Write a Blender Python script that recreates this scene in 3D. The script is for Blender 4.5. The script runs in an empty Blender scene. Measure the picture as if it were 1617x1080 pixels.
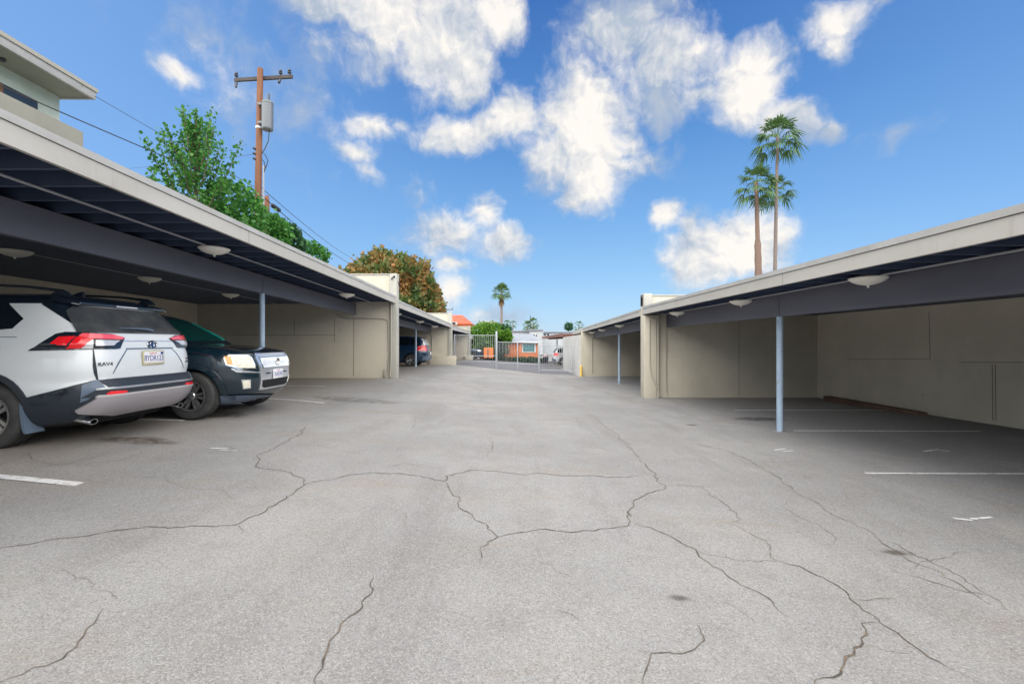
import bpy, bmesh, math, random
import numpy as np
from mathutils import Vector, Matrix, noise as mnoise
from mathutils.bvhtree import BVHTree
R = math.radians
rng = random.Random(7)
C = bpy.context.scene.collection

# ------------------------------------------------------------------ camera
F = 718.67; ZC = 1.5            # focal length in photo pixels, eye height
cd = bpy.data.cameras.new('camera'); cam = bpy.data.objects.new('camera', cd); C.objects.link(cam)
cam.location = (0, 0, ZC); cam.rotation_euler = (R(90), 0, 0)
cd.sensor_width = 36; cd.lens = 16; cd.clip_end = 20000; cd.clip_start = 0.05
bpy.context.scene.camera = cam

# ------------------------------------------------------------------ sky
SUN_EL, SUN_AZ = R(52), R(-152)          # azimuth clockwise from +Y
sc = bpy.context.scene
sc.view_settings.view_transform = 'Standard'; sc.view_settings.look = 'None'
sc.view_settings.exposure = 1.2; sc.view_settings.gamma = 1
W = bpy.data.worlds.new('World'); sc.world = W; W.use_nodes = True
def nd(nt, typ, **kw):
    n = nt.nodes.new(typ)
    for k, v in kw.items(): setattr(n, k, v)
    return n
def mth(nt, op, a, b=None, c=None, clamp=False):
    n = nt.nodes.new('ShaderNodeMath'); n.operation = op; n.use_clamp = clamp
    for i, x in enumerate((a, b, c)):
        if x is None: continue
        if isinstance(x, (int, float)): n.inputs[i].default_value = x
        else: nt.links.new(x, n.inputs[i])
    return n.outputs[0]
def mixc(nt, fac, a, b, blend='MIX'):
    n = nt.nodes.new('ShaderNodeMix'); n.data_type = 'RGBA'; n.blend_type = blend
    for s, x in ((n.inputs[0], fac), (n.inputs[6], a), (n.inputs[7], b)):
        if isinstance(x, (int, float)): s.default_value = x
        elif isinstance(x, tuple): s.default_value = (*x, 1) if len(x) == 3 else x
        else: nt.links.new(x, s)
    return n.outputs[2]
def sstep(nt, v, lo, hi):
    n = nt.nodes.new('ShaderNodeMapRange'); n.interpolation_type = 'SMOOTHSTEP'
    nt.links.new(v, n.inputs[0]); n.inputs[1].default_value = lo; n.inputs[2].default_value = hi
    return n.outputs[0]
# clouds: azimuth / elevation (degrees) of each billow, its half-sizes, tilt, weight
def azel(u, v):
    x, z = (u - 808.5) / F, (540 - v) / F
    return math.degrees(math.atan2(x, 1)), math.degrees(math.atan2(z, math.hypot(x, 1)))
CLOUDS = [  # u, v, ru, rv, tilt, weight
 (500,-5,100,44,0,1.1),(610,20,125,70,-8,1.15),(700,60,110,95,0,1.2),(735,112,70,66,0,1.1),(785,10,56,75,0,1.05),(560,85,120,50,10,.5),
 (915,190,90,100,0,1.25),(935,260,66,80,0,1.15),(880,240,75,80,0,.85),(735,210,110,36,4,.95),(810,190,75,44,0,.9),(905,305,45,36,0,.8),
 (985,40,118,72,0,.85),(1050,90,130,70,-15,.85),(1040,165,75,60,0,.75),(985,215,45,90,0,.6),
 (1180,135,85,78,-20,1.15),(1240,190,80,40,-30,.85),(1305,212,42,24,0,.65),(1110,150,50,40,0,.6),
 (1175,385,96,74,0,1.25),(1110,405,88,74,0,1.15),(1055,345,42,34,0,.95),(1090,360,40,30,0,.8),
 (1320,35,74,40,-8,.8),(1330,65,38,36,0,.7),(1412,216,62,24,4,.42),(1385,5,40,12,0,.4),
 (275,112,60,22,8,.72),(582,200,50,32,0,.7),(560,245,46,30,0,.6),(575,270,40,26,0,.5),(637,200,22,15,0,.5),
 (700,365,80,46,5,.78),(765,335,36,44,0,.75),(795,385,62,38,0,.85),(690,385,55,34,0,.6),
 (706,420,40,22,0,.75),(716,460,44,38,0,.62),(790,498,70,26,0,.5),(660,320,40,60,0,.28),
 (430,150,190,90,-25,.27),(330,60,120,70,0,.25),(560,60,160,80,0,.3),(1010,250,60,40,0,.4)]
# sunlit heads of the clouds
HEADS = [(640,10,110,60,0,1),(790,20,60,70,0,1),(700,70,70,60,0,.7),(920,190,75,85,0,1.2),(950,260,50,75,0,1.1),(1190,130,80,70,-15,1.1),(1110,80,80,40,0,.7),(745,205,80,34,0,.9),(815,185,60,40,0,.8),(1195,375,80,60,0,1.2),(1150,405,100,60,0,.9),
 (1055,343,40,32,0,1),(760,345,70,50,0,1.1),(275,112,70,26,0,.8),(580,215,50,60,0,1),(1320,35,60,40,0,1),(710,440,50,60,0,.9)]
def blob_group(name, LIST, amp=1.0):
  g = bpy.data.node_groups.new(name, 'ShaderNodeTree')
  g.interface.new_socket('P', in_out='INPUT', socket_type='NodeSocketVector')
  g.interface.new_socket('Q', in_out='INPUT', socket_type='NodeSocketFloat')
  g.interface.new_socket('F', in_out='OUTPUT', socket_type='NodeSocketFloat')
  gi = nd(g, 'NodeGroupInput'); go = nd(g, 'NodeGroupOutput')
  acc = None
  for (u, v, ru, rv, tilt, w) in LIST:
      a0, e0 = azel(u, v)
      ca, ce = math.cos(R(a0)), math.cos(R(e0))
      ra = math.degrees(ru / F) * ca * ca; re_ = math.degrees(rv / F) * ca * (0.6 + .4 * ce)
      m = nd(g, 'ShaderNodeMapping', vector_type='TEXTURE')
      m.inputs['Location'].default_value = (a0, e0, 0); m.inputs['Rotation'].default_value = (0, 0, R(tilt))
      m.inputs['Scale'].default_value = (max(ra, .6), max(re_, .5), 1)
      if False: pass
      else:   # chained so that the shader compiler works the billows off one after another
          q = nd(g, 'ShaderNodeVectorMath', operation='MULTIPLY_ADD'); g.links.new(acc if acc is not None else gi.outputs[1], q.inputs[0]); q.inputs[1].default_value = (0, 0, 1e-4)
          g.links.new(gi.outputs[0], q.inputs[2]); g.links.new(q.outputs[0], m.inputs[0])
      l = nd(g, 'ShaderNodeVectorMath', operation='LENGTH'); g.links.new(m.outputs[0], l.inputs[0])
      s = mth(g, 'SUBTRACT', w, mth(g, 'MULTIPLY', l.outputs['Value'], w * 1.0 if w > .6 else w))
      acc = s if acc is None else mth(g, 'SMOOTH_MAX', acc, s, .12)
  g.links.new(acc, go.inputs[0])
  return g
g1 = blob_group('cloud_field', CLOUDS); g2 = blob_group('cloud_heads', HEADS)
nt = W.node_tree; nt.nodes.clear()
out = nd(nt, 'ShaderNodeOutputWorld'); bg = nd(nt, 'ShaderNodeBackground'); nt.links.new(bg.outputs[0], out.inputs[0])
tc = nd(nt, 'ShaderNodeTexCoord'); sp = nd(nt, 'ShaderNodeSeparateXYZ'); nt.links.new(tc.outputs['Generated'], sp.inputs[0])
X, Y, Z = sp.outputs
az = mth(nt, 'MULTIPLY', mth(nt, 'ARCTAN2', X, Y), 57.2958); el = mth(nt, 'MULTIPLY', mth(nt, 'ARCSINE', Z), 57.2958)
cb = nd(nt, 'ShaderNodeCombineXYZ'); nt.links.new(az, cb.inputs[0]); nt.links.new(el, cb.inputs[1])
def sky_noise(scale, detail, rough, vec, col=False):
    n = nd(nt, 'ShaderNodeTexNoise'); n.inputs['Scale'].default_value = scale; n.inputs['Detail'].default_value = detail
    n.inputs['Roughness'].default_value = rough; nt.links.new(vec, n.inputs['Vector'])
    return n.outputs['Color'] if col else n.outputs[0]
wn = sky_noise(.16, 5, .55, cb.outputs[0], True)
wv = nd(nt, 'ShaderNodeVectorMath', operation='MULTIPLY_ADD'); nt.links.new(wn, wv.inputs[0])
wv.inputs[1].default_value = (4.4, 4.4, 0); wv.inputs[2].default_value = (-2.2, -2.2, 0)
pw = nd(nt, 'ShaderNodeVectorMath', operation='ADD'); nt.links.new(cb.outputs[0], pw.inputs[0]); nt.links.new(wv.outputs[0], pw.inputs[1])
def field(vec, grp, after=None):
    n = nd(nt, 'ShaderNodeGroup'); n.node_tree = grp; nt.links.new(vec, n.inputs[0]); n.inputs[1].default_value = 0
    if after is not None: nt.links.new(after, n.inputs[1])
    return n.outputs[0]
f0 = field(pw.outputs[0], g1)
f1 = field(cb.outputs[0], g2, f0)
n1 = sky_noise(.27, 7, .60, pw.outputs[0]); n2 = sky_noise(.13, 4, .55, pw.outputs[0])
p3 = nd(nt, 'ShaderNodeVectorMath', operation='ADD'); nt.links.new(pw.outputs[0], p3.inputs[0]); p3.inputs[1].default_value = (.45, .6, 0)
n1b = sky_noise(.27, 4, .60, p3.outputs[0])
ff = mth(nt, 'ADD', f0, mth(nt, 'MULTIPLY', mth(nt, 'SUBTRACT', n1, .5), 1.15))
dens = sstep(nt, ff, -.02, .66)
lit = mth(nt, 'ADD', mth(nt, 'MULTIPLY', f1, .62), mth(nt, 'MULTIPLY', mth(nt, 'SUBTRACT', n1, n1b), 2.3))
lit = mth(nt, 'ADD', lit, mth(nt, 'MULTIPLY', mth(nt, 'SUBTRACT', n2, .5), 1.6))
lit = mth(nt, 'ADD', lit, .42, clamp=True)
K = .435     # radiance scale that goes with the exposure above
ccol = mixc(nt, lit, (.46 * K, .54 * K, .66 * K), (1.03 * K, .985 * K, .92 * K))
sky = nd(nt, 'ShaderNodeTexSky', sky_type='NISHITA', sun_disc=False)
sky.sun_elevation = SUN_EL; sky.sun_rotation = SUN_AZ; sky.air_density = 1.0; sky.dust_density = .6; sky.ozone_density = 2.5
skys = mixc(nt, 1.0, sky.outputs[0], (.10, .10, .10), 'MULTIPLY')
# clear-air colour by elevation, a little paler towards the left where the low haze is
rp = nd(nt, 'ShaderNodeValToRGB'); nt.links.new(mth(nt, 'DIVIDE', el, 60.0), rp.inputs[0])
e = rp.color_ramp.elements
def srgb(*c): return tuple(((x / 255) / 12.92 if x <= 10 else (((x / 255) + .055) / 1.055) ** 2.4) for x in c)
stops = [(0, (168, 205, 240)), (.10, (142, 192, 236)), (.25, (108, 168, 228)), (.42, (74, 138, 210)), (.62, (48, 108, 188)), (1, (40, 84, 165))]
e[0].position = 0; e[0].color = (*[c * K for c in srgb(*stops[0][1])], 1)
e[1].position = 1; e[1].color = (*[c * K for c in srgb(*stops[-1][1])], 1)
for p, c in stops[1:-1]:
    q = e.new(p); q.color = (*[k * K for k in srgb(*c)], 1)
leftf = sstep(nt, mth(nt, 'MULTIPLY', az, -1.0), -2, 50)
clear = mixc(nt, mth(nt, 'MULTIPLY', leftf, .62), rp.outputs[0], tuple(c * K for c in srgb(140, 188, 248)))
rightf = sstep(nt, az, 20, 60)
clear = mixc(nt, mth(nt, 'MULTIPLY', rightf, .35), clear, tuple(c * K for c in srgb(120, 170, 235)))
clear = mixc(nt, .82, skys, clear)
fin = mixc(nt, mth(nt, 'MULTIPLY', dens, .97), clear, ccol)
# overhead and behind the camera the sky is a bright veil added out of view as fill light
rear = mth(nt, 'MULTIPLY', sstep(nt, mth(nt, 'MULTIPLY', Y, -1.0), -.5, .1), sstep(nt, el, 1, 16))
fill_veil = mth(nt, 'MAXIMUM', rear, sstep(nt, el, 43, 58))
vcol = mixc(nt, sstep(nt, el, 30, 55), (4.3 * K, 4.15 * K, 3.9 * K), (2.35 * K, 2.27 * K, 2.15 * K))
fin = mixc(nt, mth(nt, 'MULTIPLY', fill_veil, .94), fin, vcol)
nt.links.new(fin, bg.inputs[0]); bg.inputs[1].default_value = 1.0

# ------------------------------------------------------------------ sun (veiled by cloud: broad and soft)
sd = bpy.data.lights.new('sun', 'SUN'); so = bpy.data.objects.new('sun', sd); C.objects.link(so)
sd.energy = 0.6; sd.angle = R(32); sd.color = (1, .96, .90)
dv = Vector((math.sin(SUN_AZ) * math.cos(SUN_EL), math.cos(SUN_AZ) * math.cos(SUN_EL), math.sin(SUN_EL)))
so.rotation_euler = dv.to_track_quat('Z', 'Y').to_euler(); so.location = (0, -10, 20)

# ------------------------------------------------------------------ helpers
def P(u, v, Y): return Vector(((u - 808.5) / F * Y, Y, ZC + (540 - v) / F * Y))
def tag(o, label=None, cat=None, group=None, kind=None):
    if label: o['label'] = label
    if cat: o['category'] = cat
    if group: o['group'] = group
    if kind: o['kind'] = kind
    return o
def empty(name, loc=(0, 0, 0), rz=0, label=None, cat=None, group=None, kind=None):
    o = bpy.data.objects.new(name, None); C.objects.link(o); o.location = loc; o.rotation_euler = (0, 0, rz)
    return tag(o, label, cat, group, kind)
def link(name, me, m=None, parent=None, loc=None):
    o = bpy.data.objects.new(name, me); C.objects.link(o)
    if m is not None and not me.materials:
        for k in (m if isinstance(m, (list, tuple)) else [m]): me.materials.append(k)
    if parent: o.parent = parent
    if loc: o.location = loc
    return o
def sharp(bm, ang=35):
    for f in bm.faces: f.smooth = True
    for ed in bm.edges:
        if len(ed.link_faces) == 2 and ed.calc_face_angle(0) > R(ang): ed.smooth = False
class MB:
    """collects shapes and links them as ONE mesh"""
    def __init__(s): s.bm = bmesh.new()
    def box(s, a, b, bev=0, mi=0):
        x0, x1 = sorted((a[0], b[0])); y0, y1 = sorted((a[1], b[1])); z0, z1 = sorted((a[2], b[2]))
        v = [s.bm.verts.new(p) for p in ((x0,y0,z0),(x1,y0,z0),(x1,y1,z0),(x0,y1,z0),(x0,y0,z1),(x1,y0,z1),(x1,y1,z1),(x0,y1,z1))]
        fs = [s.bm.faces.new([v[i] for i in q]) for q in ((3,2,1,0),(4,5,6,7),(0,1,5,4),(1,2,6,5),(2,3,7,6),(3,0,4,7))]
        for f in fs: f.material_index = mi
        if bev:
            es = list({ed for f in fs for ed in f.edges})
            bmesh.ops.bevel(s.bm, geom=es, offset=bev, segments=2, profile=.5, affect='EDGES')
        return s
    def hexa(s, pts, mi=0):
        """8 points: bottom 4 (ccw) then top 4"""
        v = [s.bm.verts.new(p) for p in pts]
        for q in ((3,2,1,0),(4,5,6,7),(0,1,5,4),(1,2,6,5),(2,3,7,6),(3,0,4,7)):
            f = s.bm.faces.new([v[i] for i in q]); f.material_index = mi
        return s
    def tube(s, pts, r, n=10, cap=True, mi=0):
        pts = [Vector(p) for p in pts]; rs = r if isinstance(r, (list, tuple)) else [r] * len(pts)
        rings = []; up = None
        for i, p in enumerate(pts):
            d = (pts[min(i+1, len(pts)-1)] - pts[max(i-1, 0)]).normalized()
            if up is None: up = Vector((0,0,1)) if abs(d.z) < .9 else Vector((1,0,0))
            sx = d.cross(up).normalized(); up2 = sx.cross(d).normalized(); up = up2
            rings.append([s.bm.verts.new(p + (sx*math.cos(t) + up2*math.sin(t)) * rs[i]) for t in [2*math.pi*k/n for k in range(n)]])
        for a, b in zip(rings, rings[1:]):
            for k in range(n):
                f = s.bm.faces.new((a[k], a[(k+1)%n], b[(k+1)%n], b[k])); f.smooth = True; f.material_index = mi
        if cap:
            f = s.bm.faces.new(rings[0][::-1]); f.material_index = mi; f = s.bm.faces.new(rings[-1]); f.material_index = mi
        return s
    def lathe(s, prof, n=32, M=None, mi=0, close=False):
        """prof: list of (r, z) about local Z"""
        M = M or Matrix(); rings = []
        for r, z in prof:
            if r < 1e-5: rings.append([s.bm.verts.new(M @ Vector((0,0,z)))])
            else: rings.append([s.bm.verts.new(M @ Vector((r*math.cos(2*math.pi*k/n), r*math.sin(2*math.pi*k/n), z))) for k in range(n)])
        prs = list(zip(rings, rings[1:])) + ([(rings[-1], rings[0])] if close else [])
        for a, b in prs:
            for k in range(n):
                q = [a[k % len(a)], a[(k+1) % len(a)], b[(k+1) % len(b)], b[k % len(b)]]
                u = []
                for x in q:
                    if x not in u: u.append(x)
                if len(u) >= 3:
                    f = s.bm.faces.new(u); f.smooth = True; f.material_index = mi
        return s
    def poly(s, pts, mi=0):
        f = s.bm.faces.new([s.bm.verts.new(p) for p in pts]); f.material_index = mi; return s
    def build(s, name, m, parent=None, ang=35, recalc=True, smooth=True, loc=None):
        if recalc: bmesh.ops.recalc_face_normals(s.bm, faces=s.bm.faces)
        if smooth: sharp(s.bm, ang)
        me = bpy.data.meshes.new(name); s.bm.to_mesh(me); s.bm.free()
        return link(name, me, m, parent, loc)

# ------------------------------------------------------------------ materials
def principled(name, col, rough=.6, metal=0, **kw):
    m = bpy.data.materials.new(name); m.use_nodes = True; b = m.node_tree.nodes['Principled BSDF']
    b.inputs['Base Color'].default_value = (*col, 1); b.inputs['Roughness'].default_value = rough; b.inputs['Metallic'].default_value = metal
    for k, v in kw.items(): b.inputs[k].default_value = v
    return m, b, m.node_tree
def tnoise(t, scale, detail=4, rough=.55, vec=None, dist=0):
    n = nd(t, 'ShaderNodeTexNoise'); n.inputs['Scale'].default_value = scale; n.inputs['Detail'].default_value = detail
    n.inputs['Roughness'].default_value = rough; n.inputs['Distortion'].default_value = dist
    if vec is not None: t.links.new(vec, n.inputs['Vector'])
    return n.outputs[0]
def tex_pos(t, scale=(1,1,1)):
    n = nd(t, 'ShaderNodeNewGeometry'); m = nd(t, 'ShaderNodeMapping'); m.inputs['Scale'].default_value = scale
    t.links.new(n.outputs['Position'], m.inputs[0]); return m.outputs[0]
def bump(t, b, h, strength=.3, dist=.01):
    n = nd(t, 'ShaderNodeBump'); n.inputs['Strength'].default_value = strength; n.inputs['Distance'].default_value = dist
    t.links.new(h, n.inputs['Height']); t.links.new(n.outputs[0], b.inputs['Normal'])
def varied(name, col, col2, scale=3, rough=.7, bscale=60, bstr=.15, bdist=.004, metal=0, stretch=(1,1,1), lo=.35, hi=.7):
    m, b, t = principled(name, col, rough, metal)
    p = tex_pos(t, stretch)
    f = sstep(t, tnoise(t, scale, 6, .6, p), lo, hi)
    t.links.new(mixc(t, f, col, col2), b.inputs['Base Color'])
    if bstr: bump(t, b, tnoise(t, bscale, 4, .6, p), bstr, bdist)
    return m
def stucco(name, col, dirt=(.30,.27,.22), base_z=None):
    m, b, t = principled(name, col, .85)
    p = tex_pos(t)
    c = mixc(t, mth(t, 'MULTIPLY', sstep(t, tnoise(t, .9, 6, .6, p), .35, .68), .75), col, tuple(k * .84 for k in col))
    ps = tex_pos(t, (3.2, 3.2, .22))       # rain streaks running down the face
    c = mixc(t, mth(t, 'MULTIPLY', sstep(t, tnoise(t, 2.2, 5, .6, ps), .55, .8), .35), c, tuple(k * .80 for k in col))
    c = mixc(t, mth(t, 'MULTIPLY', sstep(t, tnoise(t, 5, 8, .7, p), .62, .74), .5), c, dirt)
    t.links.new(c, b.inputs['Base Color'])
    bump(t, b, mth(t, 'ADD', tnoise(t, 90, 4, .7, p), mth(t, 'MULTIPLY', tnoise(t, 6, 3, .5, p), 1.4)), .6, .008)
    return m
M = {}
M['cream'] = stucco('cream_stucco', (.57, .53, .44))
M['cream_brightened'] = stucco('brightened_cream_stucco', (.78, .72, .60), (.42,.38,.31))  # same cream painted lighter to make up for the shade inside the carports
M['cream_pale'] = stucco('pale_stucco', (.45, .445, .405), (.38,.36,.31))
M['far_white'] = stucco('far_white_stucco', (.42, .45, .48), (.34,.36,.38))
M['white_wall'] = stucco('white_stucco', (.62, .62, .60), (.5,.48,.45))
def fascia_mat():
    m, b, t = principled('fascia_paint', (.48, .46, .425), .55)
    p = tex_pos(t, (1, .35, 1)); c = mixc(t, sstep(t, tnoise(t, 1.6, 6, .6, p), .35, .7), (.50, .48, .445), (.44, .42, .385))
    c = mixc(t, mth(t, 'MULTIPLY', sstep(t, tnoise(t, 3.5, 6, .7, tex_pos(t, (1, 2.2, .25))), .54, .74), .45), c, (.33, .31, .27))
    c = mixc(t, mth(t, 'MULTIPLY', sstep(t, tnoise(t, 9, 8, .75, tex_pos(t)), .64, .72), .6), c, (.24, .22, .20))
    t.links.new(c, b.inputs['Base Color']); bump(t, b, tnoise(t, 40, 4, .6, p), .1, .003); return m
M['fascia'] = fascia_mat()
M['fascia_old'] = varied('fascia_paint', (.50, .48, .445), (.43, .41, .375), 1.6, .55, 40, .1, .003, stretch=(1,.35,1))
M['flashing'] = varied('flashing_paint', (.46, .455, .44), (.40, .39, .37), 2.5, .45, 30, .05)
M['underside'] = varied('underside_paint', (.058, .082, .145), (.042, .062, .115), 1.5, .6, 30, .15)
M['beam'] = varied('beam_paint', (.135, .138, .172), (.105, .110, .142), 1.8, .5, 50, .15, stretch=(1,.3,1))
def post_mat():
    m, b, t = principled('post_paint', (.36, .47, .60), .42)
    p = tex_pos(t); c = mixc(t, sstep(t, tnoise(t, 3, 6, .6, p), .35, .7), (.36, .47, .60), (.29, .39, .52))
    c = mixc(t, mth(t, 'MULTIPLY', sstep(t, tnoise(t, 11, 8, .75, tex_pos(t, (1,1,.5))), .60, .68), .8), c, (.16, .15, .15))
    t.links.new(c, b.inputs['Base Color']); bump(t, b, tnoise(t, 25, 4, .6, p), .1, .003); return m
M['post'] = post_mat()
M['post_old'] = varied('post_paint', (.36, .47, .60), (.30, .40, .53), 3, .45, 25, .08)
M['seam'] = principled('seam', (.16, .145, .115), .9)[0]
M['pipe'] = principled('painted_pipe', (.40, .38, .33), .5)[0]
M['pipe_grey'] = principled('grey_conduit', (.33, .34, .37), .45)[0]
M['lamp_glass'] = principled('lamp_bowl_glass', (.93, .89, .81), .28, **{'Subsurface Weight': .15})[0]
M['black_metal'] = principled('dark_metal', (.02, .02, .022), .5)[0]
M['steel'] = principled('steel', (.45, .46, .48), .4, .6)[0]
M['green_wall'] = stucco('pale_green_stucco', (.55, .63, .56), (.40,.44,.38))
M['soffit'] = varied('soffit_paint', (.36, .37, .31), (.31, .32, .27), .8, .8, 60, .1)
M['grey_stucco'] = stucco('tan_stucco', (.30, .29, .24), (.30,.28,.24))
M['glass_dark'] = principled('window_glass', (.03, .04, .05), .05, 0, **{'Specular IOR Level': .6})[0]
M['white_frame'] = principled('white_frame', (.75, .76, .78), .5)[0]
M['gate'] = principled('gate_paint', (.34, .37, .41), .45, .2)[0]
M['orange'] = stucco('orange_stucco', (.80, .24, .065), (.6,.19,.06))
M['grey_roof'] = varied('grey_roofing', (.27, .30, .345), (.22, .245, .285), 1.2, .7, 20, .1)
M['red_tile'] = varied('red_tile', (.62, .11, .06), (.48, .08, .05), 2, .7, 14, .3)
M['brown_wood'] = varied('brown_paint', (.30, .155, .115), (.23, .11, .085), 2, .6, 30, .1)
M['yellow'] = principled('yellow_paint', (.75, .52, .14), .5)[0]
def ground_mat():
    m, b, t = principled('worn_asphalt', (.3, .29, .28), .88)
    p = tex_pos(t); X = nd(t, 'ShaderNodeSeparateXYZ'); t.links.new(p, X.inputs[0])
    big = tnoise(t, .35, 5, .6, p); mid = tnoise(t, 2.2, 6, .65, p)
    c = mixc(t, sstep(t, big, .36, .64), (.240, .239, .240), (.302, .300, .299))
    c = mixc(t, mth(t, 'MULTIPLY', sstep(t, mid, .40, .72), .5), c, (.198, .192, .186))
    # dusty, oily stall floors, with roof shade painted into the right side; the edge wanders
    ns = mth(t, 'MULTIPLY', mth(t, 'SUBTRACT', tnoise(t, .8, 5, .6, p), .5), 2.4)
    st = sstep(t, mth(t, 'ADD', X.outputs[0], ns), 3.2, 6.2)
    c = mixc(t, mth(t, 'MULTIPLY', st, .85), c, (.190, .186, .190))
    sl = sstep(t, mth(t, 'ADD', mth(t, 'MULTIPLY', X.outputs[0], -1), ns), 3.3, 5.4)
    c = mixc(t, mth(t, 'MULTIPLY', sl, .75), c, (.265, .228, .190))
    pl = tnoise(t, 1.1, 6, .7, tex_pos(t, (.5, 1.4, 1)))
    c = mixc(t, mth(t, 'MULTIPLY', sstep(t, pl, .54, .68), .55), c, (.262, .222, .185))
    # long worn wheel tracks and paler patches
    tk = tnoise(t, .55, 6, .7, tex_pos(t, (2.6, .35, 1)))
    c = mixc(t, mth(t, 'MULTIPLY', sstep(t, tk, .50, .66), .50), c, (.180, .176, .176))
    c = mixc(t, mth(t, 'MULTIPLY', sstep(t, tnoise(t, .9, 7, .72, p), .57, .70), .50), c, (.335, .312, .288))
    # aggregate: pale and dark stone chips
    vo = nd(t, 'ShaderNodeTexVoronoi'); vo.inputs['Scale'].default_value = 135; t.links.new(p, vo.inputs['Vector'])
    hs = nd(t, 'ShaderNodeSeparateColor'); t.links.new(vo.outputs['Color'], hs.inputs[0])
    chip = hs.outputs[0]
    c = mixc(t, mth(t, 'MULTIPLY', sstep(t, chip, .66, .98), .46), c, (.42, .412, .40))
    c = mixc(t, mth(t, 'MULTIPLY', sstep(t, mth(t, 'SUBTRACT', 1.0, chip), .66, .98), .45), c, (.115, .11, .105))
    fine = tnoise(t, 220, 3, .7, p)
    c = mixc(t, mth(t, 'MULTIPLY', sstep(t, fine, .5, .75), .45), c, (.17, .162, .155))
    t.links.new(c, b.inputs['Base Color'])
    h = mth(t, 'ADD', mth(t, 'MULTIPLY', vo.outputs['Distance'], -.8), mth(t, 'MULTIPLY', mid, .9))
    bump(t, b, mth(t, 'ADD', h, mth(t, 'MULTIPLY', fine, .5)), .5, .006)
    return m
M['ground'] = ground_mat()
def asphalt():
    m, b, t = principled('dark_asphalt', (.14, .14, .155), .85)
    p = tex_pos(t)
    c = mixc(t, tnoise(t, .6, 5, .6, p), (.150, .150, .172), (.205, .205, .225))
    t.links.new(mixc(t, mth(t, 'MULTIPLY', tnoise(t, 60, 3, .6, p), .5), c, (.10, .10, .115)), b.inputs['Base Color'])
    bump(t, b, tnoise(t, 80, 3, .6, p), .3, .005)
    return m
M['asphalt'] = asphalt()
def worn_paint():
    m, b, t = principled('worn_white_paint', (.66, .66, .65), .7)
    p = tex_pos(t)
    f = sstep(t, tnoise(t, 14, 8, .8, p), .50, .60)
    t.links.new(mixc(t, mth(t, 'MULTIPLY', f, .85), (.68, .68, .68), (.30, .29, .28)), b.inputs['Base Color'])
    return m
M['paint'] = worn_paint()
m_, b_, t_ = principled('crack_fill', (.055, .045, .036), .95)
M['crack'] = m_
t_.links.new(mixc(t_, sstep(t_, tnoise(t_, 9, 5, .7, tex_pos(t_)), .42, .62), (.072, .062, .054), (.165, .128, .095)), b_.inputs['Base Color'])
m_, b_, t_ = principled('faint_crack', (.15, .135, .12), .95)
M['crack_faint'] = m_
t_.links.new(mixc(t_, sstep(t_, tnoise(t_, 7, 5, .7, tex_pos(t_)), .40, .58), (.12, .105, .09), (.265, .24, .205)), b_.inputs['Base Color'])

# ------------------------------------------------------------------ ground (falls away from the camera and towards the right)
GX = [-40, -5.3, -4.5, -3.8, -1, 1.7, 4, 40]
GY = [-30, -6, 4, 9.5, 15, 29, 42, 55, 80, 400]
GD = np.array([
 [1.10,1.10,1.12,1.17,1.20,1.22,1.22,1.22],
 [1.12,1.12,1.14,1.19,1.25,1.29,1.30,1.30],
 [1.14,1.15,1.175,1.245,1.38,1.45,1.50,1.49],
 [1.16,1.17,1.21,1.285,1.45,1.55,1.605,1.58],
 [1.19,1.19,1.19,1.195,1.44,1.64,1.71,1.69],
 [1.42,1.42,1.42,1.44,1.69,1.95,1.99,1.97],
 [1.62,1.62,1.62,1.64,1.85,2.06,2.18,2.18],
 [2.00,2.00,2.00,2.00,2.20,2.38,2.42,2.42],
 [2.75]*8, [3.0]*8])
def D(x, y):
    x = min(max(x, GX[0]), GX[-1]); y = min(max(y, GY[0]), GY[-1])
    i = max(k for k in range(len(GX)-1) if GX[k] <= x); j = max(k for k in range(len(GY)-1) if GY[k] <= y)
    a = (x-GX[i])/(GX[i+1]-GX[i]); b = (y-GY[j])/(GY[j+1]-GY[j])
    return (GD[j,i]*(1-a)+GD[j,i+1]*a)*(1-b)+(GD[j+1,i]*(1-a)+GD[j+1,i+1]*a)*b
def gz(x, y): return ZC - D(x, y)
def gp(u, v, dz=0):
    """the ground point seen at a photo pixel"""
    k = (v-540)/F; Y = 1.4/max(k, .01)
    for _ in range(40): Y = .5*Y + .5*D((u-808.5)/F*Y, Y)/k
    x = (u-808.5)/F*Y
    return Vector((x, Y, gz(x, Y)+dz))
def axis(lo, hi, step, far): 
    a = list(np.arange(lo, hi+1e-6, step)); s = step; 
    while a[-1] < far: s *= 1.5; a.append(a[-1]+s)
    s = step
    while a[0] > -far: s *= 1.5; a.insert(0, a[0]-s)
    return a
def sheet(name, xs, ys, dz, m, keep=None, **kw):
    V = [(x, y, gz(x, y)+dz) for y in ys for x in xs]; n = len(xs); Fc = []
    for j in range(len(ys)-1):
        for i in range(n-1):
            if keep is None or keep(.5*(xs[i]+xs[i+1]), .5*(ys[j]+ys[j+1])):
                Fc.append((j*n+i, j*n+i+1, (j+1)*n+i+1, (j+1)*n+i))
    me = bpy.data.meshes.new(name); me.from_pydata(V, [], Fc); me.update()
    for p in me.polygons: p.use_smooth = True
    return tag(link(name, me, m), kind='structure', **kw)
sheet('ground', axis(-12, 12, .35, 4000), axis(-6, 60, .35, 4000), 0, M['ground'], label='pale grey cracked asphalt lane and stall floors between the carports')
ey = lambda x: 29.8 + (x+3.75)*(27.0-29.8)/(2.87+3.75)
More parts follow.
